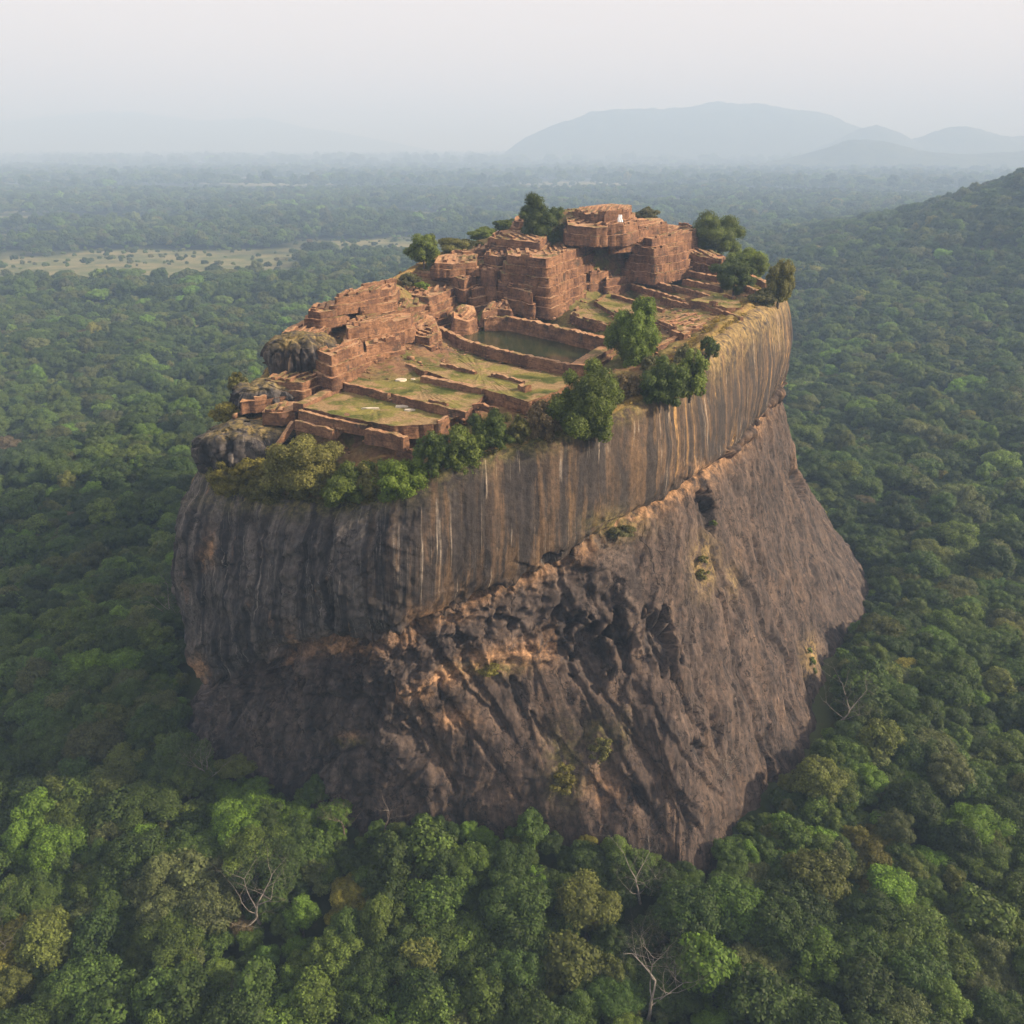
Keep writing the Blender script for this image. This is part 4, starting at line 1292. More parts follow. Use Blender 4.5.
T_DK, T_MD, T_BR, T_OL, T_YL, T_DRY, T_GB = (0.066, 0.096, 0.018), (0.105, 0.140, 0.022), (0.130, 0.190, 0.022), (0.135, 0.132, 0.034), (0.17, 0.155, 0.030), (0.19, 0.14, 0.07), (0.10, 0.10, 0.04)
SHRUBS = [  # base px, base py, width px, height px, tint, has visible trunk, kind, label
    (424, 269, 30, 34, T_MD, 1, "tree", "lone round tree with a visible trunk on the left ridge of the summit"),
    (541, 246, 40, 42, T_DK, 0, "tree", "dense dark green tree among the highest ruins"),
    (558, 249, 20, 34, T_GB, 0, "shrub", "yellowish shrub leaning against the dense dark summit tree"),
    (708, 256, 44, 40, T_MD, 0, "tree", "spreading tree behind the right wing on the skyline"),
    (690, 252, 16, 18, T_GB, 0, "shrub", "small dry shrub at the broken corner of the right wing"),
    (733, 296, 36, 36, T_DK, 1, "tree", "small dark round tree with a trunk in the right gardens"),
    (747, 280, 34, 32, T_MD, 0, "tree", "lighter green tree just behind the dark round one in the right gardens"),
    (778, 302, 30, 42, T_OL, 0, "tree", "olive tree hanging at the far right corner of the rim"),
    (762, 304, 26, 18, T_GB, 0, "shrub", "dry shrub under the olive tree at the far right rim"),
    (632, 362, 56, 56, T_BR, 0, "tree", "bright green round tree at the right end of the pond"),
    (590, 436, 74, 68, T_MD, 0, "tree", "big rounded dark green tree on the middle of the front cliff edge"),
    (660, 404, 42, 50, T_DK, 0, "shrub", "dark green bush, left one of the pair on the right cliff edge"),
    (690, 394, 38, 56, T_MD, 0, "shrub", "green bush, right one of the pair on the right cliff edge"),
    (684, 362, 26, 22, T_GB, 0, "shrub", "grey green shrub behind the pair of bushes on the right cliff edge"),
    (709, 357, 20, 28, T_DK, 0, "shrub", "small dark upright bush on the yellow grass of the right rim"),
    (435, 468, 36, 46, T_DK, 0, "shrub", "dark bush, left one of the clump below the second lawn"),
    (465, 468, 44, 52, T_MD, 0, "shrub", "leafy bush, middle one of the clump below the second lawn"),
    (492, 446, 40, 40, T_DK, 0, "shrub", "deep green bush, right one of the clump below the second lawn"),
    (518, 440, 30, 34, T_OL, 0, "shrub", "olive bush between the clump and the big rounded tree"),
    (541, 436, 36, 44, T_DRY, 0, "shrub", "brownish dry bush left of the big rounded tree"),
    (402, 500, 48, 56, T_BR, 0, "tree", "fresh green bush at the right end of the front shelf"),
    (308, 494, 76, 66, T_OL, 0, "tree", "large olive green bush on the front shelf"),
    (352, 498, 62, 44, T_MD, 0, "shrub", "wide low bush between the large olive bush and the fresh green one"),
    (372, 496, 40, 38, T_OL, 0, "shrub", "olive shrub squeezed in left of the fresh green bush"),
    (270, 500, 46, 36, T_OL, 0, "shrub", "low olive shrub left of the large olive bush"),
    (240, 492, 52, 40, T_YL, 0, "shrub", "yellow green shrub on the left end of the front shelf"),
    (222, 484, 28, 28, T_OL, 0, "shrub", "small shrub at the far left end of the front shelf"),
    (262, 474, 36, 26, T_YL, 0, "shrub", "bright yellowish shrub just under the dark boulder"),
    (232, 421, 36, 24, T_YL, 0, "shrub", "yellow green shrub sitting on top of the dark boulder"),
    (239, 392, 24, 24, T_OL, 0, "shrub", "thin brownish shrub sticking out beside the low dark boulder"),
    (458, 251, 40, 16, T_OL, 0, "shrub", "low bush on the back ridge right of the lone round tree"),
    (484, 240, 36, 15, T_MD, 0, "shrub", "low bush farther up the back ridge"),
    (506, 230, 24, 14, T_MD, 0, "shrub", "small bush on the back ridge near the skyline remnant"),
    (645, 221, 26, 16, T_GB, 0, "shrub", "small dry bush on the skyline right of the topmost platform"),
    (410, 284, 22, 14, T_GB, 0, "shrub", "grey shrub below the lone round tree on the left ridge"),
    (626, 398, 30, 32, T_DRY, 0, "shrub", "brown dry scrub between the big rounded tree and the dark pair of bushes"),
    (650, 372, 24, 22, T_GB, 0, "shrub", "dull scrub under the bright green round tree"),
    (422, 288, 14, 9, T_BR, 0, "shrub", "tiny green shrub on top of the square brick block"),
]
RIMPX = to_px(rimv)


def shrub(i, bx, by, w, h, tint, trunk, kind, label):
    q = ground_at(bx, by)
    # keep it on the rock: never farther out than the rim
    d = np.hypot(rimv[:, 0] - q[0], rimv[:, 1] - q[1])
    inward = np.append(C0, 0) - q
    j = int(np.argmin(d))
    if np.hypot(*(q[:2] - C0)) > np.hypot(*(rimv[j, :2] - C0)) - 1.0:
        q = at_y(bx, by, rimv[j, 1] + 1.5)
    if 'dense dark' in label:
        q = at_y(bx, by, 440)
    dist = to_px(q)[2]
    W, H = w * dist / FPX, h * dist / FPX / 0.97
    if kind == "shrub" or bx < 420:
        W, H = W * 0.88, H * 0.82
    t = empty("summit_tree" if kind == "tree" else "summit_shrub", q - np.array((0, 0, .3)), label, kind, "trees and shrubs on the summit", rz=i * 1.7)
    rz = H * (0.42 if trunk else 0.55)
    cz = H - rz * 1.0
    c = crown_mesh("crown", 500 + i, W * .56, rz, 70 if W > 8 else 40, 0.28 if W > 6 else 0.22, 6.5, 0.0, (0.12, 0.34), low=0.95, out_=0.75)
    c.parent = t
    c.location = (0, 0, cz)
    c["tint"] = list(tint)
    k = trunk_mesh("trunk", 600 + i, H * (.92 if trunk else .6), W * (.5 if trunk else .3), max(0.12, H * .03), M_BARK)
    k.parent = t


for i, s_ in enumerate(SHRUBS):
    shrub(i, *s_)

# plants clinging to the cliff below
CLING = [(566, 770, 26, 52, T_YL, "yellow green shrub clinging to the middle of the lower slab"), (598, 745, 22, 34, T_OL, "olive shrub up and right of the yellow one on the lower slab"),
         (618, 528, 44, 14, T_GB, "dry grassy shrub on the ledge under the streaked cliff"), (702, 566, 16, 34, T_OL, "green shrub strip below the narrow cave of the right slab"),
         (811, 655, 10, 26, T_MD, "small green shrub in the crease of the right slab"), (490, 668, 30, 10, T_YL, "yellow grass shrub on the middle bench"),
         (712, 522, 8, 8, T_MD, "tiny green plant at the foot of the narrow cave")]
pxf, pyf, depf = to_px(Pd)
frontf = (seen[None, :] & (np.sum(Nn * (np.array((0, 0, HC)) - Pd), axis=2) > 0))
for i, (px, py, w, h, tint, label) in enumerate(CLING):
    dd = np.where(frontf, np.hypot(pxf - px, pyf - py - h * .3), 1e9)
    a, b = np.unravel_index(np.argmin(dd), dd.shape)
    q = Pd[a, b] + Nn[a, b] * 0.2
    dist = depf[a, b]
    W, H = w * dist / FPX, h * dist / FPX
    t = empty("cliff_shrub", q, label, "shrub", "shrubs on the cliff", rz=i)
    for z_, sc_ in (((0.0, 1.0),) if H < W * 1.4 else ((0.0, 1.0), (-H * .38, .75), (H * .42, .7))):
        c = crown_mesh("crown", 700 + i, W * .5 * sc_, min(W, H) * .45 * sc_, 14, 0.25, 5.0, 0.0, (0.2, 0.4))
        c.parent = t
        c.location = (0, -z_ * .35, z_ + .5)
        c["tint"] = list(tint)


# --- fallen bricks, and dry grass tufts
def rubble():
    r = np.random.default_rng(77)
    vs, fs, o = [], [], 0
    cube = np.array([(x, y, z) for x in (-1, 1) for y in (-1, 1) for z in (-1, 1)], float)
    cf = np.array([(0, 1, 3, 2), (4, 6, 7, 5), (0, 4, 5, 1), (2, 3, 7, 6), (0, 2, 6, 4), (1, 5, 7, 3)])
    wf = np.array(WALL_FOOT)
    for i in range(2600):
        if i % 3:
            q = wf[r.integers(len(wf))] + np.append(r.normal(0, 1.3, 2), 0)
            if i % 2:
                q[2] = max(q[2], float(summit_h(q[0], q[1])[0])) + .15
            else:
                q[2] += 0.3
        else:
            a = r.uniform(0, 1)
            p = rimv[r.integers(NS)]
            q = p + (np.append(C0, 0) - p) * r.uniform(0.05, 0.75)
            q[2] = float(summit_h(q[0], q[1])[0]) + 0.1
        s = r.uniform(0.15, 0.5) * r.choice([1, 1, 1, 1.7])
        v = cube * np.array((s * r.uniform(.7, 1.6), s * r.uniform(.7, 1.3), s * r.uniform(.4, .9))) * r.uniform(.75, 1.2, (8, 3))
        t = r.uniform(0, 6.28)
        x = v[:, 0] * math.cos(t) - v[:, 1] * math.sin(t)
        y = v[:, 0] * math.sin(t) + v[:, 1] * math.cos(t)
        vs.append(np.column_stack([x, y, v[:, 2] + r.uniform(-.2, .2) * x]) + q)
        fs.append(cf + o)
        o += 8
    mesh_np("rubble", np.concatenate(vs), np.concatenate(fs), M_RUIN, kind="stuff", label="fallen bricks and stones scattered among the ruins", cat="rubble")


rubble()


def tufts(name, n, sampler, size, tint, label, seed):
    r = np.random.default_rng(seed)
    q = sampler(n, r)
    k = 7
    c = np.repeat(q, k, 0) + np.column_stack([r.normal(0, size * .6, n * k), r.normal(0, size * .6, n * k), np.abs(r.normal(size * .35, size * .25, n * k))])
    nn = r.normal(size=(n * k, 3)) + np.array((0, 0, .4))
    nn /= np.linalg.norm(nn, axis=1)[:, None]
    v, f = leaf_quads(c, nn, size * .45, r)
    sh = np.repeat(np.repeat(np.clip(.5 + .25 * r.normal(size=n), 0, 1), k), 4)
    o = mesh_np(name, v, f, M_LEAF, attrs={"shade": sh}, kind="stuff", label=label, cat="grass")
    o["tint"] = list(tint)


def rim_sampler(lo, hi, off, span=(0.0, 12.9)):
    def f(n, r):
        ok = np.where((us >= span[0]) & (us <= span[1]))[0]
        i = ok[r.integers(len(ok), size=n)]
        p = rimv[i]
        d = np.append(C0, 0)[None] - p
        d[:, 2] = 0
        d /= np.linalg.norm(d, axis=1)[:, None]
        q = p + d * (r.uniform(lo, hi, n) ** 1.0)[:, None]
        inside = np.sum(d[:, :2] * (q - p)[:, :2], axis=1) > 0.6
        z = summit_h(q[:, 0], q[:, 1])
        b = np.clip(np.sum(d[:, :2] * (q - p)[:, :2], axis=1) / 5, 0, 1)
        q[:, 2] = np.where(inside, z * b + p[:, 2] * (1 - b), p[:, 2]) + off
        m = fbm(q[:, 0] / 9, q[:, 1] / 9, seed_off[0], 2) > -0.05
        return np.where(m[:, None], q, q[np.roll(np.where(m)[0], 1)[np.arange(n) % m.sum()]] + r.normal(0, .7, (n, 3)) * np.array((1, 1, 0)))
    return f


seed_off = [0.0]
tufts("dry_grass", 2600, rim_sampler(-0.6, 8, 0.0, (6.3, 12.9)), 0.8, (0.27, 0.20, 0.06), "dry yellow grass along the right cliff edge", 1)
seed_off[0] = 5.0
tufts("rim_grass", 2600, rim_sampler(-0.4, 9, 0.0, (-0.1, 7.0)), 0.8, (0.13, 0.125, 0.035), "olive grass and weeds along the front cliff edge", 2)
seed_off[0] = 9.0
tufts("ridge_grass", 1800, rim_sampler(0.5, 8, 0.1, (12.0, 21.0)), 0.8, (0.12, 0.11, 0.035), "scrubby grass along the back rim", 3)


# ------------------------------------------------------------------ terrain
footring = crom(CC[:, 6], np.linspace(0, NCOL, 240, endpoint=False), True)[:, :2]


def foot_dist(x, y):
    """signed distance to the foot of the rock, negative inside"""
    x, y = np.asarray(x, float), np.asarray(y, float)
    best = np.full(x.shape, 1e18)
    ins = np.zeros(x.shape, bool)
    a = footring
    b = np.roll(footring, -1, 0)
    for (ax, ay), (bx, by) in zip(a, b):
        dx, dy = bx - ax, by - ay
        t = np.clip(((x - ax) * dx + (y - ay) * dy) / (dx * dx + dy * dy), 0, 1)
        best = np.minimum(best, (x - ax - t * dx) ** 2 + (y - ay - t * dy) ** 2)
        cr = (ay > y) != (by > y)
        with np.errstate(divide='ignore', invalid='ignore'):
            xi = ax + (y - ay) * dx / (dy if dy != 0 else 1e-9)
        ins ^= cr & (x < xi)
    d = np.sqrt(best)
    return np.where(ins, -d, d)


def terrain(x, y):
    x, y = np.asarray(x, float), np.asarray(y, float)
    r = np.hypot(x, y - 300)
    z = 4.0 * fbm(x / 320, y / 320, 1.0, 3) * np.clip(r / 300, 0, 1)
    z = z + 10 * fbm(x / 1800, y / 1800, 4.0, 2) * np.clip((r - 500) / 1200, 0, 1)
    near = r < 700
    z = z + 0.0
    if near.any():
        d = np.full(x.shape, 1e4)
        d[near] = foot_dist(x[near], y[near])
        front = 1 - sstep(300, 400, y)
        z = z + front * (27 * np.exp(-np.clip(d, 0, None) / 85) - 4 * np.exp(-((x - 62) / 32) ** 2 - ((y - 190) / 32) ** 2))
        z = z + 13 * np.exp(-((x + 190) / 90) ** 2 - ((y - 330) / 90) ** 2)
    z = z + 325 * np.exp(-((x - 1500) / 640) ** 2 - ((y - 1650) / 520) ** 2) * (1 + 0.10 * fbm(x / 260, y / 260, 7.0, 3))
    z = z + 25 * np.exp(-((x - 900) / 420) ** 2 - ((y - 1250) / 420) ** 2)
    return z


MEADOWS = [(-800, 1850, 440, 400), (-330, 2250, 240, 300), (-260, 3300, 420, 260), (-1500, 3100, 600, 260), (-300, 5200, 1500, 330), (-900, 3900, 500, 150), (500, 4300, 500, 130),
           (-2600, 5600, 1200, 260), (900, 3000, 240, 120), (-1350, 2450, 260, 190), (760, 6500, 1400, 360)]


def meadow(x, y):
    x, y = np.asarray(x, float), np.asarray(y, float)
    m = np.zeros(x.shape)
    nz = 0.35 * fbm(x / 160, y / 110, 2.0, 3)
    for cx, cy, rx, ry in MEADOWS:
        m = np.maximum(m, 1.32 - np.sqrt(((x - cx) / rx) ** 2 + ((y - cy) / ry) ** 2) + nz)
    far = np.clip((y - 2200) / 2500, 0, 1)
    m = np.maximum(m, far * (1.7 * fbm(x / 1100, y / 620, 12.0, 3) + 0.10))
    return np.clip(m, 0, 1)


NA = 360
rad = np.concatenate([np.linspace(20, 700, 150), np.geomspace(708, 60000, 150)])
ang = np.linspace(0, 2 * math.pi, NA, endpoint=False)
gx = rad[:, None] * np.sin(ang)[None, :]
gy = rad[:, None] * np.cos(ang)[None, :]
gz = terrain(gx, gy)
gv = np.stack([gx, gy, gz], -1).reshape(-1, 3)
gv = np.concatenate([gv, [[0, 0, 0]]])
gf = [list(map(int, f)) for f in grid_faces(len(rad), NA, True)]
gf += [[len(gv) - 1, (j + 1) % NA, j] for j in range(NA)]
mm = np.concatenate([meadow(gx, gy).ravel(), [0]])
g_o = mesh_np("ground", gv, gf, M_GROUND, smooth=True, attrs={"meadow": mm}, kind="structure", label="forest floor and pale clearings stretching to the horizon", cat="ground")


# far hills, each a real ridge standing on the plain
def hill(name, cx, cy, wid, dep, prof, label, seed, nz=0.08):
    n, k = 160, 50
    a = np.linspace(-1, 1, n)[None, :]
    b = np.linspace(-1, 1, k)[:, None]
    pr = np.interp(a, *zip(*prof))
    rough = fbm(a * 5 + seed, b * 2.2, seed, 5)
    z = pr * np.clip(1 - b ** 2, 0, 1) ** 0.9 * (1 + nz * rough) - 12 + 0.03 * pr * fbm(a * 22, b * 9, seed + 3, 3)
    x = cx + a * wid + 0 * b
    y = cy + b * dep + 0 * a
    mesh_np(name, np.stack([x, y, z], -1).reshape(-1, 3), grid_faces(k, n, False), M_HILL, smooth=True, kind="structure", label=label, cat="hill")


def hz(py, y):   # height of a point at depth y seen at row py
    return at_y(512, py, y)[2]


def hx(px, y):
    return (px - 512) / FPX * (y * CP + 0 * y) / (CP * CP) * 0 + (at_y(px, 150, y)[0])


D1 = 14000
prof = [(px, py) for px, py in ((440, 168), (500, 156), (525, 138), (560, 122), (590, 112), (620, 112), (650, 109), (690, 105), (730, 104), (770, 107), (800, 111), (830, 117), (860, 130), (890, 145), (960, 168))]
x0, x1 = hx(440, D1), hx(960, D1)
hill("hill", (x0 + x1) / 2, D1, (x1 - x0) / 2, 900, [(-1 + 2 * (px - 440) / 520, hz(py, D1) + 12) for px, py in prof], "long flat topped mountain fading in the haze on the horizon", 3.0)
D2 = 12500
prof = ((760, 170), (815, 150), (840, 138), (858, 129), (875, 125), (892, 131), (910, 139), (935, 131), (960, 127), (985, 131), (1010, 138), (1060, 133), (1110, 150))
x0, x1 = hx(760, D2), hx(1110, D2)
hill("hill", (x0 + x1) / 2, D2, (x1 - x0) / 2, 700, [(-1 + 2 * (px - 760) / 350, hz(py, D2) + 12) for px, py in prof], "row of small peaks on the horizon right of the flat topped mountain", 9.0)
D3 = 9500
prof = ((690, 176), (760, 165), (810, 154), (850, 139), (880, 141), (915, 150), (960, 155), (1010, 152), (1080, 150), (1140, 170))
x0, x1 = hx(690, D3), hx(1140, D3)
hill("hill", (x0 + x1) / 2, D3, (x1 - x0) / 2, 420, [(-1 + 2 * (px - 690) / 450, hz(py, D3) + 12) for px, py in prof], "low wooded ridge in the haze below the small peaks", 15.0)
D4 = 24000
prof = ((-120, 128), (-40, 122), (0, 121), (60, 117), (110, 112), (150, 114), (200, 120), (260, 119), (300, 126), (360, 136), (420, 148), (470, 156))
x0, x1 = hx(-120, D4), hx(470, D4)
hill("hill", (x0 + x1) / 2, D4, (x1 - x0) / 2, 1200, [(-1 + 2 * (px + 120) / 590, hz(py, D4) + 12) for px, py in prof], "barely visible long ridge on the left horizon", 21.0)

# ------------------------------------------------------------------ forest
# prototypes: crown centre sits at height CH above the tree's base
PROTO = []
specs = [  # rx, rz, lobes, leaf, dens, flat, lobe range, trunk h
    (7.6, 6.0, 30, 0.39, 7.0, 0.15, (0.24, 0.40)), (8.6, 5.6, 38, 0.39, 7.0, 0.25, (0.20, 0.36)), (6.6, 6.8, 26, 0.37, 7.0, 0.0, (0.26, 0.42)),
    (7.0, 5.4, 22, 0.42, 6.5, 0.1, (0.30, 0.46)), (9.4, 6.0, 46, 0.39, 6.5, 0.3, (0.18, 0.32)), (6.0, 7.4, 26, 0.37, 7.0, 0.0, (0.24, 0.38)),
    (8.0, 6.4, 34, 0.34, 6.5, 0.1, (0.20, 0.34)), (7.2, 5.8, 28, 0.45, 6.0, 0.2, (0.24, 0.40)), (6.8, 6.2, 36, 0.35, 6.5, 0.0, (0.18, 0.32)), (8.8, 6.8, 40, 0.41, 6.5, 0.2, (0.20, 0.36))]
for i, (rx, rz, nl, lf, de, fl, lo) in enumerate(specs):
    lf *= (0.85, 0.6, 1.0, 0.7, 0.8, 0.62, 0.9, 1.05, 0.65, 0.75)[i]
    c = crown_mesh("crown", 100 + i, rx, rz, nl, lf, de, fl, lo)
    ch = 7.5 + rz * 0.72
    t = trunk_mesh("trunk", 200 + i, ch + 2, rx, 0.42, M_BARK)
    PROTO.append((c, t, rx, rz, ch))

TINTS = [("dark green", (0.0414, 0.0706, 0.0132), 26), ("deep green", (0.0579, 0.0963, 0.0166), 26), ("mid green", (0.0828, 0.1256, 0.0199), 18), ("olive green", (0.0947, 0.1130, 0.0232), 9),
         ("grey green", (0.1034, 0.1256, 0.0414), 7), ("bright green", (0.0992, 0.1733, 0.0182), 5), ("yellow green", (0.150, 0.145, 0.024), 0.9), ("brownish", (0.105, 0.085, 0.040), 0.25)]
tw_ = np.array([t[2] for t in TINTS], float)
tw_ /= tw_.sum()

# scatter over the plain: jittered grids whose cell grows with distance
pts = []
for y0, y1, cell, sc in ((60, 1300, 8.8, 0.9), (1300, 2600, 13.0, 1.3), (2600, 5000, 21.0, 1.7), (5000, 11000, 52.0, 2.9), (11000, 26000, 125.0, 5.5)):
    wmax = 0.86 * y1 + 220
    nx, ny = int(2 * wmax / cell), int((y1 - y0) / cell)
    gx_, gy_ = np.meshgrid(np.arange(nx), np.arange(ny))
    xx = -wmax + (gx_ + 0.5 + rng.uniform(-.42, .42, gx_.shape) + 0.5 * (gy_ % 2)) * cell
    yy = y0 + (gy_ + 0.5 + rng.uniform(-.42, .42, gx_.shape)) * cell
    xx, yy = xx.ravel(), yy.ravel()
    k = (np.abs(xx) < 0.84 * yy + 210)
    xx, yy = xx[k], yy[k]
    md = meadow(xx, yy)
    k = (md < 0.35) | (rng.uniform(size=len(xx)) < 0.09)
    xx, yy, md = xx[k], yy[k], md[k]
    s = sc * np.exp(rng.normal(0, 0.32, len(xx))) * (0.95 + 0.35 * fbm(xx / 60, yy / 60, 3, 2))
    pts.append(np.column_stack([xx, yy, np.clip(s * np.where(md < 0.35, 1, 0.55), 0.35 * sc, np.where(yy < 420, 1.25, 1.75) * sc)]))
nxx = rng.uniform(-360, 360, 19000)
nyy = rng.uniform(110, 700, 19000)
pts.append(np.column_stack([nxx, nyy, rng.uniform(0.42, 0.74, 19000)]))
pts = np.concatenate(pts)
nearrock = np.hypot(pts[:, 0], pts[:, 1] - 350) < 420
fd = np.full(len(pts), 1e4)
fd[nearrock] = foot_dist(pts[nearrock, 0], pts[nearrock, 1])
pts, fd = pts[fd > 0.3], fd[fd > 0.3]
pts[:, 2] *= np.where(fd < 7, 0.7, 1.0)
pz = terrain(pts[:, 0], pts[:, 1])
NP = len(pts)
pidx = rng.integers(0, len(PROTO), NP)
prot = rng.uniform(0, 2 * math.pi, NP)
# tint: a random kind, with drifts of one kind here and there
tint_i = rng.choice(len(TINTS), NP, p=tw_)
drift = fbm(pts[:, 0] / 120, pts[:, 1] / 120, 6.0, 3)
tint_i = np.where((drift > 0.35) & (rng.uniform(size=NP) < 0.5), 2, tint_i)
tint_i = np.where((drift < -0.4) & (rng.uniform(size=NP) < 0.5), 0, tint_i)
tcol = np.array([t[1] for t in TINTS])[tint_i]
tcol = tcol * np.exp(rng.normal(0, 0.16, (NP, 1))) * np.exp(rng.normal(0, 0.03, (NP, 3)))

CROWN_H = 11.5
for i in range(len(PROTO)):
    PROTO[i] = PROTO[i][:4] + (CROWN_H,)

# landmark trees of the near forest: leafless pale trees and the bright yellow ones, built first
BARE = [(262, 930, 15.5, 0.62, "large pale leafless tree with wide bare branches in the forest below the dark left face"),
        (640, 905, 12.0, 0.60, "small white leafless tree in the forest just below the lowest tip of the rock"),
        (648, 1022, 15.0, 0.66, "grey leafless tree with spreading twigs at the bottom edge of the photo"),
        (204, 800, 13.0, 0.45, "tall thin grey bare tree beside the left foot of the rock"),
        (8, 985, 14.0, 0.55, "pale bare tree at the left edge of the photo near the bottom"),
        (592, 560 + 330, 0, 0, ""),
        (176, 640, 15.0, 0.55, "whitish thinly branched tree on the wooded rise left of the rock"),
        (385, 835, 10.0, 0.62, "brown grey leafless tree against the middle of the rock foot"),
        (345, 838, 9.0, 0.62, "brown leafless tree left of the bare one at the middle of the rock foot"),
        (728, 812, 12.0, 0.40, "slender pale trunked tree at the right foot of the front slab"),
        (835, 730, 13.0, 0.55, "pale twiggy tree in the corner under the right slab")]
bare_xy = []
for n, (px, py, h, sp, lab) in enumerate(BARE):
    if not h:
        continue
    q = at_z(px, py, 6)
    for _ in range(4):
        q = at_z(px, py, float(terrain(np.array([q[0]]), np.array([q[1]]))[0]) + 4)
    gzv = float(terrain(np.array([q[0]]), np.array([q[1]]))[0])
    t = empty("bare_tree", (q[0], q[1], gzv + 6.0), lab, "tree", "leafless trees in the near forest", rz=n * 1.3)
    tv, tf, bv, bf = bare_branches(40 + n, h * 2.5, sp * 1.5)
    mt = M_BARK if "brown" in lab else M_PALEBARK
    mesh_np("trunk", tv, tf, mt, t, smooth=True)
    mesh_np("branches", bv, bf, mt, t, smooth=True)
    bare_xy.append((q[0], q[1], h * 0.5))
keep = np.ones(NP, bool)
for bx, by, rr in bare_xy:
    # open a window towards the camera as well, low trees stay in front
    d = np.hypot(pts[:, 0] - bx, pts[:, 1] - by)
    keep &= d > rr * 0.4
    front = (d < rr * 2.4) & (pts[:, 1] < by)
    pts[front, 2] *= 0.72
pts, fd, pz, pidx, prot, tint_i, tcol = [a[keep] for a in (pts, fd, pz, pidx, prot, tint_i, tcol)]

# named colours where the photo shows them
for px, py, rad_, ti, mulc in ((342, 912, 20, 6, 1.1), (45, 835, 26, 5, 1.0), (175, 890, 34, 4, 1.0), (600, 838, 20, 6, .9), (480, 820, 34, 5, 1.0), (240, 805, 28, 5, 1.0), (320, 820, 26, 5, .9),
                              (885, 875, 18, 5, 1.15), (870, 845, 18, 6, .7), (720, 1000, 36, 5, 1.0),  (745, 960, 26, 4, 1.0), (990, 990, 26, 4, .8), (545, 960, 30, 3, 1.0)):
    cpx, cpy, _ = to_px(np.column_stack([pts[:, 0], pts[:, 1], pz + CROWN_H * pts[:, 2]]))
    d = np.hypot(cpx - px, cpy - py)
    w_ = d < rad_
    tint_i[w_] = ti
    tcol[w_] = np.array(TINTS[ti][1]) * mulc * np.exp(rng.normal(0, .08, (w_.sum(), 1)))

cpos = np.column_stack([pts[:, 0], pts[:, 1], pz + CROWN_H * pts[:, 2]])
cpx, cpy, dep = to_px(cpos)
vis = (cpx > -15) & (cpx < 1039) & (cpy > 0) & (cpy < 1045) & (fd > 0)
size = np.where(vis, pts[:, 2] / dep, 0)
order = np.argsort(-size)
near_i = order[:292]
isnear = np.zeros(len(pts), bool)
isnear[near_i] = True

LAND = [(272, 900, "the large pale bare tree"), (342, 912, "the small yellowish tree"), (640, 890, "the small white bare tree"), (648, 1000, "the grey bare tree below"),
        (45, 830, "the bright green left tree"), (175, 890, "the grey green domed tree"), (205, 790, "the thin grey left tree"), (480, 815, "the rock's middle foot"),
        (600, 835, "the rock's front foot"), (690, 870, "the lowest tip of the rock"), (885, 875, "the small bright right tree"), (930, 780, "the slope below the right slab"),
        (720, 1000, "the bright bottom right tree"), (745, 795, "the front slab's right foot"), (835, 700, "the right slab's corner"), (10, 985, "the left edge's bare tree"),
        (440, 960, "the bottom middle crowns"), (1000, 1000, "the bottom right corner"), (545, 1000, "the photo's bottom edge"), (120, 1010, "the photo's bottom left"),
        (1010, 850, "the photo's right edge"), (380, 850, "the brown bare trees"), (30, 740, "the photo's left edge"), (880, 640, "the far right slab")]


def place_word(x, y):
    k = min(range(len(LAND)), key=lambda i: (LAND[i][0] - x) ** 2 + 1.6 * (LAND[i][1] - y) ** 2)
    lx, ly, nm = LAND[k]
    dx, dy = x - lx, y - ly
    r = math.hypot(dx, dy)
    if r < 14:
        return "right at " + nm
    if abs(dx) > abs(dy) * 1.5:
        w = "left of " if dx < 0 else "right of "
    elif abs(dy) > abs(dx) * 1.5:
        w = "behind " if dy < 0 else "in front of "
    else:
        w = ("behind and " if dy < 0 else "in front and ") + ("left of " if dx < 0 else "right of ")
    return ("close " if r < 45 else "well ") + w + nm


used = set()
labels_seen = {}
for i in near_i:
    c0, t0, rx, rz, ch = PROTO[pidx[i]]
    s = float(pts[i, 2])
    sz = "small" if s < 0.82 else ("medium" if s < 1.1 else "large")
    shp = "tall" if rz > rx else ("broad" if rx > 8.2 else "round")
    lab = f"{sz} {shp} {TINTS[tint_i[i]][0]} tree {place_word(cpx[i], cpy[i])}"
    lab = lab.replace("in front and left of", "in front, left of").replace("in front and right of", "in front, right of").replace("behind and ", "behind, ")
    t = empty("broadleaf_tree", (pts[i, 0], pts[i, 1], pz[i]), lab, "tree", "leafy trees of the near forest", rz=float(prot[i]))
    t.scale = (s, s, s * float(rng.uniform(0.92, 1.12)))
    if pidx[i] not in used:
        c, k = c0, t0
        used.add(pidx[i])
    else:
        c, k = c0.copy(), t0.copy()
        COL.objects.link(c)
        COL.objects.link(k)
    c.parent = t
    k.parent = t
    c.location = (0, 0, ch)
    c["tint"] = [float(a) for a in tcol[i]]

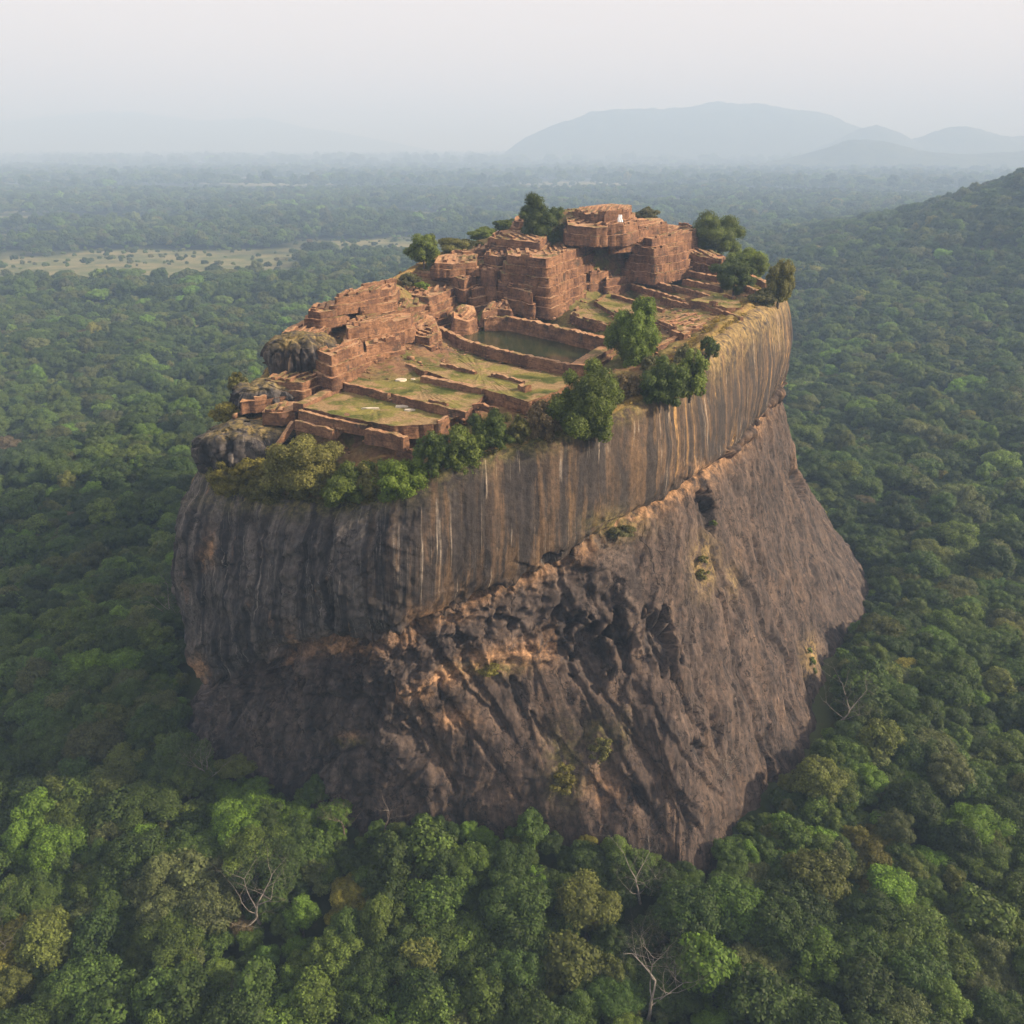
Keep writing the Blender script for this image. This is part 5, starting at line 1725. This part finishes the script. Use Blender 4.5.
# everything farther off: one forest
fi = np.where(~isnear)[0]
fp = np.column_stack([pts[fi, 0], pts[fi, 1], pz[fi] + CROWN_H * pts[fi, 2]])
fo = mesh_np("forest", fp, np.zeros((0, 4), int), None, kind="stuff", label="dense green forest canopy stretching away to the hazy horizon", cat="forest",
             attrs={"scl": pts[fi, 2], "rotz": prot[fi], "tint": tcol[fi], "pid": pidx[fi].astype(np.float32)})
ng = bpy.data.node_groups.new("forest_scatter", 'GeometryNodeTree')
ng.interface.new_socket("Geometry", in_out='INPUT', socket_type='NodeSocketGeometry')
ng.interface.new_socket("Geometry", in_out='OUTPUT', socket_type='NodeSocketGeometry')
gi, go = ng.nodes.new("NodeGroupInput"), ng.nodes.new("NodeGroupOutput")
jn = ng.nodes.new("GeometryNodeJoinGeometry")
for c, *_ in PROTO:
    oi = ng.nodes.new("GeometryNodeObjectInfo")
    oi.transform_space = 'ORIGINAL'
    oi.inputs["Object"].default_value = c
    oi.inputs["As Instance"].default_value = True
    ng.links.new(oi.outputs["Geometry"], jn.inputs[0])


def gattr(nm, ty):
    a = ng.nodes.new("GeometryNodeInputNamedAttribute")
    a.data_type = ty
    a.inputs["Name"].default_value = nm
    return a.outputs["Attribute"]


iop = ng.nodes.new("GeometryNodeInstanceOnPoints")
m2p = ng.nodes.new("GeometryNodeMeshToPoints")
ng.links.new(gi.outputs[0], m2p.inputs["Mesh"])
ng.links.new(m2p.outputs[0], iop.inputs["Points"])
ng.links.new(jn.outputs[0], iop.inputs["Instance"])
iop.inputs["Pick Instance"].default_value = True
ng.links.new(gattr("pid", 'FLOAT'), iop.inputs["Instance Index"])
cx = ng.nodes.new("ShaderNodeCombineXYZ")
ng.links.new(gattr("rotz", 'FLOAT'), cx.inputs[2])
ng.links.new(cx.outputs[0], iop.inputs["Rotation"])
ng.links.new(gattr("scl", 'FLOAT'), iop.inputs["Scale"])
ng.links.new(iop.outputs[0], go.inputs[0])
md_ = fo.modifiers.new("scatter", 'NODES')
md_.node_group = ng


# ------------------------------------------------------------------ haze
hz0, hz1, he = -32.0, 1050.0, 65000.0
hv = [(x, y, z) for z in (hz0, hz1) for x, y in ((-he, -he), (he, -he), (he, he), (-he, he))]
hm = bpy.data.materials.new("haze")
hm.use_nodes = True
hn = hm.node_tree
hn.nodes.remove(hn.nodes["Principled BSDF"])
pv = hn.nodes.new("ShaderNodeVolumePrincipled")
pv.inputs["Color"].default_value = (*HAZE_COLOR, 1)
pv.inputs["Absorption Color"].default_value = (*HAZE_ABSORB, 1)
pv.inputs["Density"].default_value = HAZE_DENSITY
pv.inputs["Anisotropy"].default_value = 0.0
hn.links.new(pv.outputs[0], hn.nodes["Material Output"].inputs["Volume"])
mesh_np("haze", hv, [[0, 3, 2, 1], [4, 5, 6, 7], [0, 1, 5, 4], [1, 2, 6, 5], [2, 3, 7, 6], [3, 0, 4, 7]], hm, kind="stuff", label="pale blue haze filling the air over the whole plain", cat="haze")
